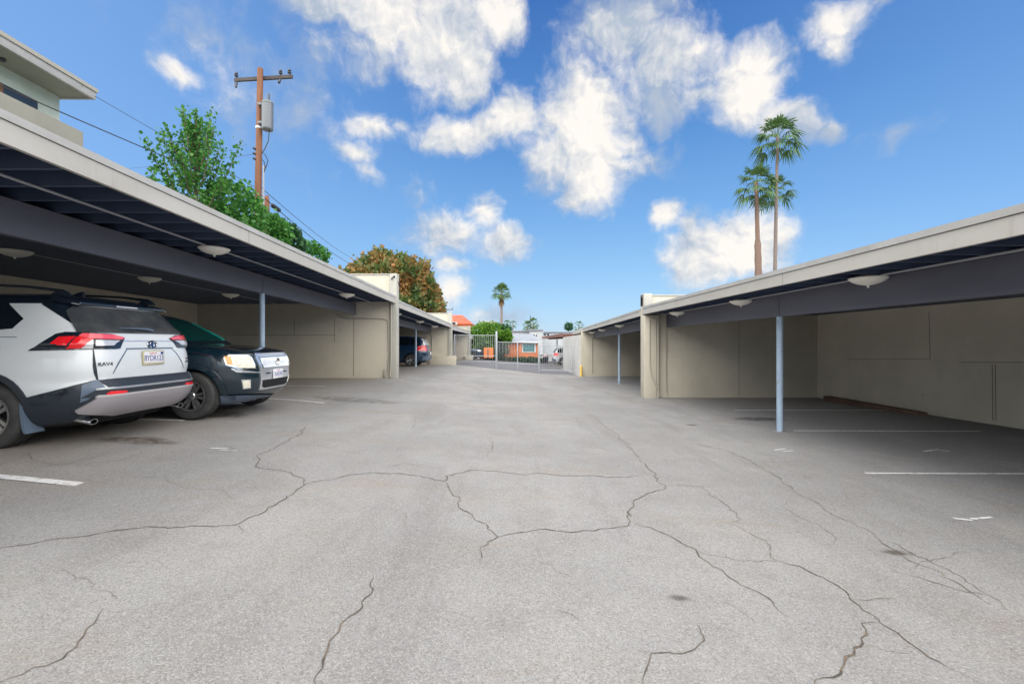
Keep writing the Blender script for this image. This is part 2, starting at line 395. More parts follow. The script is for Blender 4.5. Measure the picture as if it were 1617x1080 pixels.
def road():
    xs = np.linspace(-3.7, 3.78, 24); V = []; Fc = []
    for k in range(60):
        t = k/59
        for x in xs:
            y = ey(x)*(1-t) + 74*t + .05*math.sin(x*7)*(1-t); V.append((x, y, gz(x, y)+.006))
    n = len(xs)
    for j in range(59):
        for i in range(n-1): Fc.append((j*n+i, j*n+i+1, (j+1)*n+i+1, (j+1)*n+i))
    me = bpy.data.meshes.new('driveway'); me.from_pydata(V, [], Fc); me.update()
    tag(link('driveway', me, M['asphalt']), 'darker asphalt driveway running on beyond the metal gate', kind='structure')
road()

# painted stall lines
def strip(name, pts, w, m, dz=.005, label=None):
    """ribbon of width w along ground points"""
    V = []; Fc = []
    for i, p in enumerate(pts):
        d = (pts[min(i+1, len(pts)-1)] - pts[max(i-1, 0)]); d = Vector((d.x, d.y, 0)).normalized(); s = Vector((-d.y, d.x, 0))*w/2
        for q in (p-s, p+s): V.append((q.x, q.y, gz(q.x, q.y)+dz))
    for i in range(len(pts)-1): Fc.append((2*i, 2*i+1, 2*i+3, 2*i+2))
    me = bpy.data.meshes.new(name); me.from_pydata(V, [], Fc)
    return tag(link(name, me, m), label, kind='structure')
def line(x0, x1, y, y1=None, w=.085, label=None):
    y1 = y if y1 is None else y1; n = 24
    strip('stall_line', [Vector((x0+(x1-x0)*k/n, y+(y1-y)*k/n, 0)) for k in range(n+1)], w, M['paint'], label=label)
line(-10.2, -3.78, 4.02, 3.98, .10, 'white stall line behind the white car')
line(-10.2, -4.9, 6.80, label='white stall line between the white and the dark car')
line(-10.2, -3.90, 9.47, label='white stall line in front of the left carport post')
line(-10.2, -5.0, 12.22, label='white stall line beside the left end wall')
line(5.0, 8.25, 8.08, 8.02, .07, 'white stall line starting at the near right post')
line(4.10, 9.0, 5.28, 5.22, .06, 'white stall line nearest the camera on the right')
line(5.3, 9.0, 10.85, label='faint stall line deep in the right carport')

# stall number ticks, worn almost away
def marks(name, segs, label):
    bm = bmesh.new()
    for (u0, v0, u1, v1, w) in segs:
        a, b = gp(u0, v0), gp(u1, v1); d = (b-a); d.z = 0; d.normalize(); s = Vector((-d.y, d.x, 0))*w/2
        n = 6; prev = None
        for k in range(n+1):
            c = a + (b-a)*k/n; jj = .6+.4*rng.random()
            q = [Vector((x.x, x.y, gz(x.x, x.y)+.0055)) for x in (c-s*jj, c+s*jj)]
            q = [bm.verts.new(x) for x in q]
            if prev: bm.faces.new((prev[0], prev[1], q[1], q[0]))
            prev = q
    me = bpy.data.meshes.new(name); bm.to_mesh(me); bm.free()
    tag(link(name, me, M['paint']), label, kind='structure')
marks('painted_mark', [(332,708,362,709,.05),(346,711,374,712,.03)], 'worn white paint tick on the left of the lane')
marks('painted_mark', [(1222,711,1240,709,.05),(1234,713,1254,712,.05)], 'worn white paint tick in front of the near right post')
marks('painted_mark', [(1458,713,1482,710,.05),(1478,710,1500,713,.05)], 'worn white paint tick between the right stall lines')
marks('painted_mark', [(1506,819,1535,822,.05),(1533,820,1566,817,.04)], 'worn white paint tick nearest the camera on the right')

# cracks traced on the asphalt
CR = [ # points, width, faint?
 ([(-40,872),(0,865),(50,858),(120,848),(210,834),(250,832),(330,831),(372,829),(400,816),(445,790),(478,768),(520,757),(590,746),(650,750),(700,760),(705,752),(745,742),(810,747),(900,751),(960,754),(1010,751)],.016,0),
 ([(372,829),(383,843)],.010,0),
 ([(478,768),(468,752),(440,743),(402,738),(404,722),(412,716),(440,705),(458,693),(478,686),(481,673)],.014,0),
 ([(404,722),(380,712),(340,700),(318,690)],.008,1),
 ([(425,655),(423,668)],.010,1),
 ([(700,760),(712,776),(722,795),(745,812),(768,826),(774,838),(788,848),(770,856),(760,874),(757,888)],.014,0),
 ([(788,848),(806,843),(840,838),(900,842),(940,838),(980,832),(998,824),(996,805),(1002,792),(1020,782),(1050,768),(1032,752),(1022,738),(1010,727)],.016,0),
 ([(1010,727),(1000,715),(990,703),(978,690),(968,682),(950,668),(930,652)],.013,1),
 ([(978,690),(1000,697),(1040,700)],.010,1),
 ([(1050,768),(1110,768),(1150,800),(1165,818),(1160,828),(1190,846),(1215,862),(1230,886),(1195,888),(1150,880),(1100,870)],.010,1),
 ([(998,824),(1035,838),(1075,856),(1100,868),(1118,888),(1155,912),(1195,935),(1230,960),(1245,975)],.013,0),
 ([(1230,886),(1265,896),(1300,912),(1345,946),(1362,962),(1388,983),(1440,1018),(1500,1058),(1560,1085)],.013,0),
 ([(1345,946),(1385,944),(1415,946)],.010,0),
 ([(1388,983),(1362,985),(1366,1000),(1366,1018),(1350,1035),(1332,1046),(1300,1070),(1285,1085)],.018,0),
 ([(1366,1018),(1398,1029),(1440,1028)],.008,0),
 ([(1100,700),(1150,712),(1205,738),(1240,765),(1265,782),(1300,800),(1350,830),(1390,855),(1425,880),(1475,898),(1520,925),(1565,955)],.015,1),
 ([(1390,850),(1430,868),(1470,888),(1505,905),(1540,925),(1560,938)],.014,1),
 ([(1400,895),(1440,910),(1490,925),(1560,940),(1617,975)],.012,1),
 ([(590,908),(588,930),(578,945),(575,958),(560,970),(540,982),(532,1000),(518,1015),(515,1040),(508,1060),(500,1085)],.014,0),
 ([(540,982),(535,967),(525,962)],.007,1),
 ([(162,962),(148,985),(133,1003),(120,1020),(100,1038),(60,1052),(20,1068),(-20,1085)],.013,0),
 ([(1100,985),(1110,1010),(1098,1028),(1060,1034),(1028,1032),(1018,1050),(1016,1085)],.012,0),
 ([(770,690),(780,700),(778,712),(770,722)],.012,1),
 ([(650,655),(655,668),(650,678)],.010,1),
 ([(0,735),(50,715),(66,731),(130,735),(205,722),(225,710)],.010,1),
 ([(190,752),(260,752),(280,764)],.008,1),
 ([(225,700),(150,722),(60,738)],.008,1),
 ([(560,650),(640,652),(760,650),(880,655)],.008,1),
 ([(1330,770),(1345,790),(1360,800)],.006,1),
 ([(1048,900),(1060,905)],.02,1),
 ([(60,905),(140,915),(175,935),(190,950)],.006,1),([(820,880),(870,893),(905,915)],.006,1),([(1120,930),(1165,960),(1190,990)],.006,1),
 ([(1240,790),(1262,815),(1300,835),(1322,862)],.008,1),([(1180,700),(1230,735),(1290,762)],.007,1),([(600,800),(640,818),(655,842)],.006,1),
 ([(930,700),(960,712),(1010,718),(1060,716)],.007,1),([(470,700),(520,708),(560,700)],.007,1),([(250,760),(330,772),(372,790)],.007,1),
 ([(1420,700),(1500,722),(1560,728)],.006,1),([(1450,900),(1490,880),(1540,872)],.008,1),([(860,960),(900,968),(918,990)],.006,1),([(690,738),(640,732),(590,738)],.007,1),
]
def cracks(name, faint, label, m):
    V = []; Fc = []
    for pts, w, fa in CR:
        if fa != faint: continue
        g3 = [gp(*p) for p in pts]; q = []
        for lev in range(3):          # broken, angular course: midpoints kicked sideways
            g4 = [g3[0]]
            for a, b in zip(g3, g3[1:]):
                L = (b-a).length; d = (b-a).normalized(); s = Vector((-d.y, d.x, 0))
                if L > .07: g4.append((a+b)/2 + s*rng.uniform(-1, 1)*min(L*.16, .05))
                g4.append(b)
            g3 = g4
        for a, b in zip(g3, g3[1:]):
            L = (b-a).length; n = max(1, min(60, int(L/.03)))
            for k in range(n): q.append(a+(b-a)*k/n)
        q.append(g3[-1]); N = len(q)
        # fractal wander
        for i in range(1, N-1):
            p = q[i]; am = .022
            ox = mnoise.noise(Vector((p.x*6, p.y*6, 3)))*am*1.0 + mnoise.noise(Vector((p.x*22, p.y*22, 7)))*am*.7
            oy = mnoise.noise(Vector((p.x*6, p.y*6, 13)))*am*1.4 + mnoise.noise(Vector((p.x*22, p.y*22, 17)))*am*.7
            q[i] = Vector((p.x+ox, p.y+oy, 0))
        spurs = [i for i in range(6, N-6) if rng.random() < .012]
        for i in spurs if not faint else []:
            p = q[i]; an = rng.uniform(0, 6.28); pr = None
            for k_ in range(7):
                c = Vector((p.x+math.cos(an)*.02*k_*(1+.4*rng.random()), p.y+math.sin(an)*.02*k_, 0)); an += rng.uniform(-.5, .5); hw = w*.22*(1-k_/7)
                V += [(c.x-hw, c.y-hw*.5, gz(c.x, c.y)+.0042), (c.x+hw, c.y+hw*.5, gz(c.x, c.y)+.0042)]
                if k_: nn_ = len(V); Fc.append((nn_-4, nn_-3, nn_-1, nn_-2))
        base = len(V)
        for i, p in enumerate(q):
            d = q[min(i+1, N-1)]-q[max(i-1, 0)]; d.z = 0; d.normalize()
            ww = w*.70*(.30+.75*abs(mnoise.noise(Vector((p.x*9, p.y*9, 40))))+.30*rng.random())*min(1, .25+min(i, N-1-i)*.2)
            ww *= 1 + .05*p.y
            s = Vector((-d.y, d.x, 0))*ww/2
            for c in (p-s, p+s): V.append((c.x, c.y, gz(c.x, c.y)+.004))
        for i in range(N-1): Fc.append((base+2*i, base+2*i+1, base+2*i+3, base+2*i+2))
    me = bpy.data.meshes.new(name); me.from_pydata(V, [], Fc)
    tag(link(name, me, m), label, kind='structure')
cracks('asphalt_cracks', 0, 'dark branching cracks across the asphalt lane', M['crack'])
cracks('hairline_cracks', 1, 'faint brown hairline cracks in the asphalt lane', M['crack_faint'])
# oil stains: irregular dark patches
def stain(u, v, rx, ry, label, col=(.075,.07,.068)):
    c = gp(u, v); n = 40; V = [(c.x, c.y, gz(c.x, c.y)+.0065)]
    for k in range(n):
        t = 2*math.pi*k/n; r = 1 + .5*mnoise.noise(Vector((math.cos(t)*1.7, math.sin(t)*1.7, u))) + .25*mnoise.noise(Vector((math.cos(t)*5, math.sin(t)*5, v)))
        x, y = c.x+math.cos(t)*rx*r, c.y+math.sin(t)*ry*r; V.append((x, y, gz(x, y)+.0065))
    me = bpy.data.meshes.new('oil_stain'); me.from_pydata(V, [], [(0, k+1, (k+1) % n+1) for k in range(n)])
    m, b, t = principled('oil', col, .6)
    tr = nd(t, 'ShaderNodeBsdfTransparent'); mx = nd(t, 'ShaderNodeMixShader')
    o_ = [x for x in t.nodes if x.type == 'OUTPUT_MATERIAL'][0]
    t.links.new(tr.outputs[0], mx.inputs[1]); t.links.new(b.outputs[0], mx.inputs[2])
    # soaked patch fading out at its rim, broken up by the stone
    ps = nd(t, 'ShaderNodeNewGeometry'); mp = nd(t, 'ShaderNodeMapping', vector_type='TEXTURE')
    mp.inputs['Location'].default_value = (c.x, c.y, 0); mp.inputs['Scale'].default_value = (rx, ry, 1e6)
    t.links.new(ps.outputs['Position'], mp.inputs[0]); ln = nd(t, 'ShaderNodeVectorMath', operation='LENGTH'); t.links.new(mp.outputs[0], ln.inputs[0])
    fall = sstep(t, mth(t, 'SUBTRACT', 1.15, ln.outputs['Value']), 0, .8)
    a = mth(t, 'MULTIPLY', fall, sstep(t, tnoise(t, 7, 6, .7, ps.outputs['Position']), .3, .62))
    t.links.new(mth(t, 'MULTIPLY', a, .6), mx.inputs[0]); t.links.new(mx.outputs[0], o_.inputs[0])
    tag(link('oil_stain', me, m), label, kind='structure')
stain(1200, 662, .62, .32, 'dark oil stain left of the near right post')
stain(1092, 671, .12, .12, 'small dark patch in front of the right pilaster')
stain(1073, 945, .07, .035, 'small dark chip hole in the foreground asphalt')
stain(215, 695, .55, .22, 'brown oil drips behind the white car', (.10,.065,.045))
stain(1418, 873, .13, .05, 'dark scuff on the long rusty crack', (.10,.08,.06))
stain(355, 655, .4, .35, 'dark oil stain under the front of the dark car')
stain(560, 632, 1.2, .4, 'wide faint damp patch by the left end wall', (.24,.23,.22))

# ------------------------------------------------------------------ carports
def carport(label, side, y0, y1, s, fb, ft, bb, bt, xf, xb, xw, posts=(), rafters=True, mats=None, group=None, base=None, back=True, pitch=.41):
    """side -1 left / +1 right. heights are above the eye at y=0, falling s per metre"""
    mt = dict(fascia=M['fascia'], under=M['underside'], beam=M['beam'], wall=M['cream_brightened'], post=M['post'], flash=M['flashing'])
    if mats: mt.update(mats)
    z = lambda h, y: ZC + h - s*y
    rt = empty('carport', (side*xf, y0, gz(side*xf, y0)), 0, label, 'carport', group)
    off = Vector(rt.location)
    def bar(mb, xa, xc, ha, hb, ya=y0, yb=y1):
        xa, xc = sorted((side*xa, side*xc))
        mb.hexa([Vector(p)-off for p in ((xa,ya,z(ha,ya)),(xc,ya,z(ha,ya)),(xc,yb,z(ha,yb)),(xa,yb,z(ha,yb)),
                 (xa,ya,z(hb,ya)),(xc,ya,z(hb,ya)),(xc,yb,z(hb,yb)),(xa,yb,z(hb,yb)))])
    b = MB(); bar(b, xf+.045, xw+.2, ft-.055, ft-.012); b.build('roof', mt['under'], rt)
    b = MB(); bar(b, xf+.0, xw+.25, ft-.010, ft+.008); b.build('roof_covering', M['grey_roof'], rt)
    b = MB(); bar(b, xf, xf+.042, fb, ft-.058)
    b.build('fascia', mt['fascia'], rt)
    b = MB(); bar(b, xf-.014, xf+.03, ft-.052, ft+.014); b.build('drip_edge', mt['flash'], rt)
    y = y0+2.1
    while y < y1-1 and rafters:      # butt joints between the fascia boards
        b = MB(); bar(b, xf-.0015, xf+.02, fb+.004, ft-.062, y, y+.006); b.build('board_joint', M['seam'], rt); y += 4.27
    b = MB(); bar(b, xb-.05, xb+.05, bb, bt-.004)
    b.build('beam', mt['beam'], rt)
    if back: b = MB(); bar(b, xb+.052, xw-.002, fb-.022, fb-.004); b.build('ceiling_panel', mt['under'], rt)
    if rafters:
        n = int((y1-y0)/pitch); me = None
        for k in range(n):
            y = y0 + .15 + k*pitch
            if y > y1-.1: break
            if me is None:
                b = MB(); xa, xc = sorted((side*(xf+.046), side*(xb+.6))); b.box((xa-side*xf, -.02, 0), (xc-side*xf, .02, ft-.06-fb))
                o = b.build('rafter', mt['under'], rt); me = o.data
            else: o = link('rafter', me, None, rt)
            o.location = Vector((side*xf, y, z(fb, y)))-off
    for y in posts:
        x = side*xb; g_ = gz(x, y)
        b = MB(); b.tube([Vector((x, y, g_-.05))-off, Vector((x, y, z(bb, y)+.002))-off], .052, 20)
        p = b.build('post', mt['post'], rt)
        b = MB(); b.lathe([(.0,.0),(.085,.0),(.085,.010),(.056,.014)], 20, Matrix.Translation(Vector((x, y, g_))-off)); b.build('base_plate', M['steel'], p)
        b = MB(); b.box(Vector((x-.055-.004, y-.07, z(bb, y)+.01))-off, Vector((x+.055+.004, y+.07, z(bt, y)-.05))-off)
        b.build('post_bracket', mt['beam'], p)
    if back:
        b = MB(); xa, xc = sorted((side*xw, side*(xw+.19)))
        zb = min(gz(side*xw, y0), gz(side*xw, y1))-.4
        b.hexa([Vector(p)-off for p in ((xa,y0,zb),(xc,y0,zb),(xc,y1,zb),(xa,y1,zb),(xa,y0,z(ft-.06,y0)),(xc,y0,z(ft-.06,y0)),(xc,y1,z(ft-.06,y1)),(xa,y1,z(ft-.06,y1)))])
        b.build('back_wall', mt['wall'], rt)
    return rt, z
GC = 'carports along the lane'
L1, zl1 = carport('long left carport with grey roof edge sheltering the white and dark cars', -1, -4, 15.04, .0195, 1.57, 1.80, 1.19, 1.565, 3.84, 5.2, 10.4, (3.9, 9.47), group=GC)
L2, zl2 = carport('second left carport past the first end wall with the blue car in it', -1, 15.32, 28.8, .0195, 1.47, 1.70, 1.15, 1.465, 3.84, 5.2, 10.4, (24.6,), group=GC)
L3, zl3 = carport('third left carport just beyond the metal gate', -1, 29.05, 41.5, .006, .96, 1.22, .66, .955, 3.84, 5.2, 10.4, (), True, group=GC, pitch=.8)
R1, zr1 = carport('empty near right carport with one blue post at its opening', 1, -4, 13.8, .0, .833, 1.055, .447, .83, 3.95, 4.73, 9.26, (2.5, 8.04), group=GC)
R2, zr2 = carport('lower second carport on the right, before the gate', 1, 14.1, 25.5, .0205, 1.09, 1.29, .74, 1.085, 3.95, 4.62, 9.26, (19.6,), group=GC)
# R2's roof runs a little past its end wall
off = Vector(R2.location); b = MB()
b.hexa([Vector(p)-off for p in ((3.95,25.78,zr2(1.09,25.5)),(9.3,25.78,zr2(1.09,25.5)),(9.3,29.4,zr2(1.09,29.4)),(3.95,29.4,zr2(1.09,29.4)),
   (3.95,25.78,zr2(1.29,25.5)),(9.3,25.78,zr2(1.29,25.5)),(9.3,29.4,zr2(1.29,29.4)),(3.95,29.4,zr2(1.29,29.4)))])
b.build('roof_overhang', M['fascia'], R2)

def endwall(label, side, x0, x1, y, th, top, mwall, edge=None, notch=None, pil=None, group='end walls between the carports', plinth=None):
    rt = empty('end_wall', (side*x0, y, gz(side*x0, y)), 0, label, 'wall', group); off = Vector(rt.location)
    zb = gz(side*x0, y)-.3
    xa, xc = sorted((side*(x0+(.24 if edge else 0)), side*x1))
    b = MB(); b.box(Vector((xa, y, zb))-off, Vector((xc, y+th, top-.03))-off, .012); b.build('wall_face', mwall, rt)
    b = MB(); b.box(Vector((xa, y-.025, top-.03))-off, Vector((xc, y+th+.025, top+.012))-off, .008); b.build('coping', M['cream_pale'], rt)
    if edge:
        b = MB(); xs = sorted((side*x0, side*(x0+.24))); b.box(Vector((xs[0], y-.04, zb))-off, Vector((xs[1], y+th+.02, top+.02))-off, .015)
        b.build('pilaster', edge, rt)
    return rt, off
LW1, o1 = endwall('cream end wall with curved grey conduit closing the long left carport', -1, 3.80, 10.5, 15.04, .26, ZC+2.24, M['cream'], M['cream_pale'])
def seams(rt, off, segs, w=.012):
    for (a, c) in segs:
        a = Vector(a)-off; c = Vector(c)-off; d = (c-a).normalized()
        b = MB(); b.tube([a, c], w/2, 5); b.build('panel_seam', M['seam'], rt)
yw = 15.04-.002
seams(LW1, o1, [(P(558.5,500,yw),P(558.5,594,yw)), (P(528,503,yw),P(528,540,yw)), (P(365,529,yw),P(530,529,yw)), (P(465,506,yw),P(465,529,yw))], .014)
b = MB(); pts = [P(530,496,yw-.02)]+[P(538,501,yw-.02), P(548,503,yw-.02), P(604,503,yw-.02), P(611,505,yw-.02), P(613,511,yw-.02), P(614,560,yw-.02), P(612,592,yw-.02)]
b.tube([p-o1 for p in pts], .018, 8); b.build('conduit', M['pipe'], LW1)
b = MB(); pts = [P(617.5,478,yw-.07), P(617.5,560,yw-.07), P(616,596,yw-.07)]
b.tube([p-o1 for p in pts], .022, 8); b.build('conduit', M['pipe'], LW1)
b = MB(); b.tube([P(618,441,yw-.07)-o1, P(622,436,yw-.07)-o1, P(632,452,yw+.3)-o1], .025, 8); b.build('roof_bracket', M['black_metal'], LW1)
b = MB(); b.box(P(606,583,yw-.06)-o1, P(610,596,yw+.01)-o1, .01); b.build('patch_box', M['pipe'], LW1)
LW2, o2 = endwall('second left end wall with a thicker foot, just before the gate', -1, 3.80, 10.5, 28.8, .24, ZC+1.83, M['cream'], M['cream_pale'])
b = MB(); b.box(Vector((-5.2, 28.62, gz(-3.8,28.8)-.2))-o2, Vector((-3.55, 29.1, gz(-3.8,28.8)+.55))-o2, .02); b.build('wall_foot', M['cream'], LW2)
b = MB(); yy = 28.8-.03; b.tube([P(p[0], p[1], yy)-o2 for p in ((680,525),(682,530),(682,555),(680,561))], .02, 6); b.build('conduit', M['pipe'], LW2)
LW3, o3 = endwall('third left end wall standing beyond the gate', -1, 3.80, 10.5, 41.5, .24, ZC+1.45, M['cream'], M['cream_pale'])
b = MB(); b.box(Vector((-4.3, 41.3, gz(-3.8,41.5)-.2))-o3, Vector((-3.6, 41.8, gz(-3.8,41.5)+.4))-o3, .02); b.build('wall_foot', M['cream'], LW3)
RW1, o4 = endwall('cream end wall with bent conduit closing the near right carport', 1, 3.97, 9.45, 13.8, .26, ZC+1.42, M['cream'])
yw = 13.8
b = MB(); b.box(Vector((3.96, 13.62, gz(4,13.7)-.3))-o4, Vector((4.40, 13.83, ZC+.80))-o4, .015); b.build('pilaster', M['cream'], RW1)
b = MB(); b.box(Vector((3.97, 13.68, ZC+1.08))-o4, Vector((4.22, 14.08, ZC+1.46))-o4, .012); b.build('chimney_stub', M['cream_pale'], RW1)
yp = 13.60
b = MB(); b.tube([P(p[0], p[1], yp)-o4 for p in ((1026,505),(1026,575),(1029,595),(1037,612),(1042,624))], .018, 8); b.build('conduit', M['pipe'], RW1)
b = MB(); b.tube([P(p[0], p[1], yp+.17)-o4 for p in ((1052,516),(1052,600),(1053,622))], .015, 8); b.build('conduit', M['pipe'], RW1)
seams(RW1, o4, [(P(1167,508,yw-.002), P(1167,626,yw-.002)), (P(1036.5,505,13.612), P(1036.5,627,13.612))])
RW2, o5 = endwall('shaded end wall of the second right carport beside the yellow bollard', 1, 3.90, 9.45, 25.5, .26, ZC+.66, M['cream'])
seams(RW2, o5, [(P(936,533,25.49), P(936,590,25.49))], .03)
# back-wall panel seams in the near right carport
o6 = Vector(R1.location)
for (pa, pb) in (((1467,492),(1469,567)), ((1515,572),(1617,572)), ((1567,575),(1568,664)), ((1572,575),(1573,664)), ((1340,567),(1469,567))):
    q = []
    for (u, v) in (pa, pb):
        Yw = 9.26*F/(u-808.5); q.append(Vector((9.258, Yw, ZC+(540-v)/F*Yw))-o6)
    b = MB(); b.tube(q, .005, 5); b.build('panel_seam', M['seam'], R1)
# conduits under the front overhangs, along the lamps
def run(rt, pts, r=.014, m='pipe_grey'):
    b = MB(); b.tube([Vector(p)-Vector(rt.location) for p in pts], r, 8); b.build('conduit', M[m], rt)
run(L1, [(-4.5, -3.5, zl1(1.55,-3.5)), (-4.5, 14.9, zl1(1.55,14.9))]); run(L1, [(-7.7, -3, zl1(1.55,-3)), (-7.7, 14.9, zl1(1.55,14.9))])
run(L2, [(-4.5, 15.6, zl2(1.45,15.6)), (-4.5, 28.6, zl2(1.45,28.6))])
run(R1, [(4.5, -3, ZC+.815), (4.5, 13.6, ZC+.815)]); run(R2, [(4.4, 14.4, zr2(1.07,14.4)), (4.4, 25.3, zr2(1.07,25.3))])

# ceiling lamps: shallow frosted bowls with a finial
lamp_me = {}
def bowl_lamp(x, y, z, label, group):
    t = empty('ceiling_lamp', (x, y, z), 0, label, 'ceiling lamp', group)
    if not lamp_me:
        b = MB(); b.lathe([(0,.0),(.13,.0),(.14,-.012),(.14,-.03),(0,-.03)], 32); o = b.build('ceiling_plate', M['white_frame'], t); lamp_me['ceiling_plate'] = o.data
        b = MB(); b.lathe([(.205,-.022),(.212,-.03),(.20,-.045),(.165,-.075),(.11,-.10),(.05,-.115),(.0,-.12)], 36); o = b.build('glass_bowl', M['lamp_glass'], t); lamp_me['glass_bowl'] = o.data
        b = MB(); b.lathe([(0,-.118),(.016,-.12),(.018,-.128),(.010,-.136),(.013,-.144),(0,-.155)], 16); o = b.build('finial', M['lamp_glass'], t); lamp_me['finial'] = o.data
    else:
        for k, me in lamp_me.items(): link(k, me, None, t)
GL = 'frosted bowl lamps under the carport roofs'
for x, y, z, lb in ((-4.5, 6.88, zl1(1.57,6.88), 'large bowl lamp under the left overhang above the dark car'),
                    (-4.5, 12.4, zl1(1.57,12.4), 'bowl lamp under the left overhang nearest the first end wall'),
                    (-7.7, 7.05, zl1(1.57,7.05), 'bowl lamp behind the left beam above the white car, cut by the photo edge'),
                    (-7.7, 9.67, zl1(1.57,9.67), 'middle bowl lamp behind the left beam'),
                    (-7.7, 12.46, zl1(1.57,12.46), 'farthest bowl lamp behind the left beam, by the post'),
                    (-4.5, 17.7, zl2(1.47,17.7), 'half hidden bowl lamp just past the first left end wall'),
                    (-4.5, 22.2, zl2(1.47,22.2), 'bowl lamp above the blue car in the second left carport'),
                    (-4.5, 26.5, zl2(1.47,26.5), 'bowl lamp nearest the second left end wall'),
                    (4.5, 5.75, ZC+.833, 'largest bowl lamp on the right, above the nearest stalls'),
                    (4.5, 8.95, ZC+.833, 'bowl lamp just beyond the near right post'),
                    (4.5, 12.4, ZC+.833, 'bowl lamp nearest the right pilaster'),
                    (4.4, 18.6, zr2(1.09,18.6), 'first bowl lamp of the second right carport, above its post'),
                    (4.4, 22.2, zr2(1.09,22.2), 'middle bowl lamp of the second right carport'),
                    (4.4, 25.0, zr2(1.09,25.0), 'last bowl lamp of the second right carport, by the white wall')):
    bowl_lamp(x, y, z, lb, GL)
# timber wheel stop and rubble against the right back wall
a, c = Vector((8.95, 12.9, 0)), Vector((8.95, 9.9, 0))
b = MB(); g1, g2 = gz(a.x, a.y), gz(c.x, c.y)
b.box((8.85, 9.9, g1-.02), (9.05, 12.95, g1+.14), .015)
tag(b.build('wheel_stop', varied('rotten_timber', (.17,.10,.075), (.10,.065,.05), 6, .9, 25, .6, .01), None),
    'reddish brown timber wheel stop along the right carport back wall', 'wheel stop')

# ------------------------------------------------------------------ white wall, bollard and gate
rt = empty('white_wall', (3.85, 25.8, gz(3.85, 25.8)), 0, 'bright white wall behind the bars right of the gate', 'wall'); off = Vector(rt.location)
b = MB()
b.hexa([Vector(p)-off for p in ((3.80,25.78,-1.2),(4.05,25.78,-1.2),(4.05,34,-1.2),(3.80,34,-1.2),(3.80,25.78,ZC+.40),(4.05,25.78,ZC+.40),(4.05,34,ZC+.34),(3.80,34,ZC+.34))])
b.build('wall_face', M['white_wall'], rt)
bx, by = 3.84, 25.3
b = MB(); g_ = gz(bx, by); b.lathe([(0,0),(.075,0),(.075,.56),(.06,.60),(.03,.625),(0,.63)], 20, Matrix.Translation((bx, by, g_-.01)))
tag(b.build('bollard', M['yellow'], None), 'short yellow bollard at the corner of the right end wall', 'bollard')
def bars(rt, off, a, c, top, bot, n, r=.0085, rails=(0, .2), mat='gate', follow=True):
    """vertical bars between ground points a and c; top = height; the top rail is level"""
    a = Vector(a); c = Vector(c); me = None
    for k in range(n+1):
        t = k/n; x = a.x+(c.x-a.x)*t; y = a.y+(c.y-a.y)*t
        zt = top[0]+(top[1]-top[0])*t; zb = bot(x, y)
        o = MB(); o.tube([Vector((x, y, zb))-off, Vector((x, y, zt))-off], r, 6); o.build('bar', M[mat], rt, smooth=False)
    for h in rails:
        o = MB(); o.tube([Vector((a.x, a.y, h[0]))-off, Vector((c.x, c.y, h[1]))-off], .022, 6); o.build('rail', M[mat], rt)
def gpost(rt, off, x, y, zt, w=.045, name='gate_post'):
    o = MB(); o.box(Vector((x-w, y-w, gz(x,y)-.05))-off, Vector((x+w, y+w, zt))-off, .005); o.build(name, M['gate'], rt)
A = Vector((-3.75, 29.6, 0)); B_ = Vector((-1.0, 29.3, 0)); Cc = Vector((1.68, 28.4, 0)); Dd = Vector((3.80, 27.6, 0))
zt = lambda v, y: ZC+(540-v)/F*y
gf = empty('metal_fence', (A.x, A.y, gz(A.x, A.y)), 0, 'tall pale metal bar fence left of the gate', 'fence', 'bar fences either side of the gate'); off = Vector(gf.location)
bars(gf, off, A, B_, (zt(529,29.6), zt(529,29.3)), lambda x, y: gz(x, y)+.10, 22, rails=((zt(529.5,29.6), zt(529.5,29.3)), (zt(562,29.6), zt(562,29.3)), (zt(571,29.6), zt(571,29.3))))
gpost(gf, off, B_.x, B_.y, zt(523, 29.3), .06); gpost(gf, off, A.x+.02, A.y, zt(528,29.6), .04)
gt = empty('metal_gate', (B_.x, B_.y, gz(B_.x, B_.y)), 0, 'wide pale metal bar gate across the driveway', 'gate'); off = Vector(gt.location)
a2 = B_ + Vector((.10, -.03, 0)); c2 = Cc - Vector((.09, -.03, 0))
bars(gt, off, a2, c2, (zt(539.5,29.3), zt(541,28.4)), lambda x, y: max(gz(x, y)+.08, zt(588, 28.6)), 26, rails=((zt(540,29.3), zt(541.5,28.4)), (zt(573,29.3), zt(575.5,28.4))))
mx_, my_ = .35, 28.86
gpost(gt, off, mx_, my_, zt(540.5, my_), .03, 'gate_stile')
gr = empty('metal_fence', (Cc.x, Cc.y, gz(Cc.x, Cc.y)), 0, 'lower metal bar fence between the gate and the white wall', 'fence', 'bar fences either side of the gate'); off = Vector(gr.location)
gpost(gr, off, Cc.x, Cc.y, zt(540, 28.4), .055)
bars(gr, off, Cc+Vector((.1,-.03,0)), Dd, (zt(545.5,28.4), zt(545.5,27.6)), lambda x, y: gz(x, y)+.06, 16, rails=((zt(546,28.4), zt(546,27.6)), (zt(584,28.4), zt(586,27.6))))

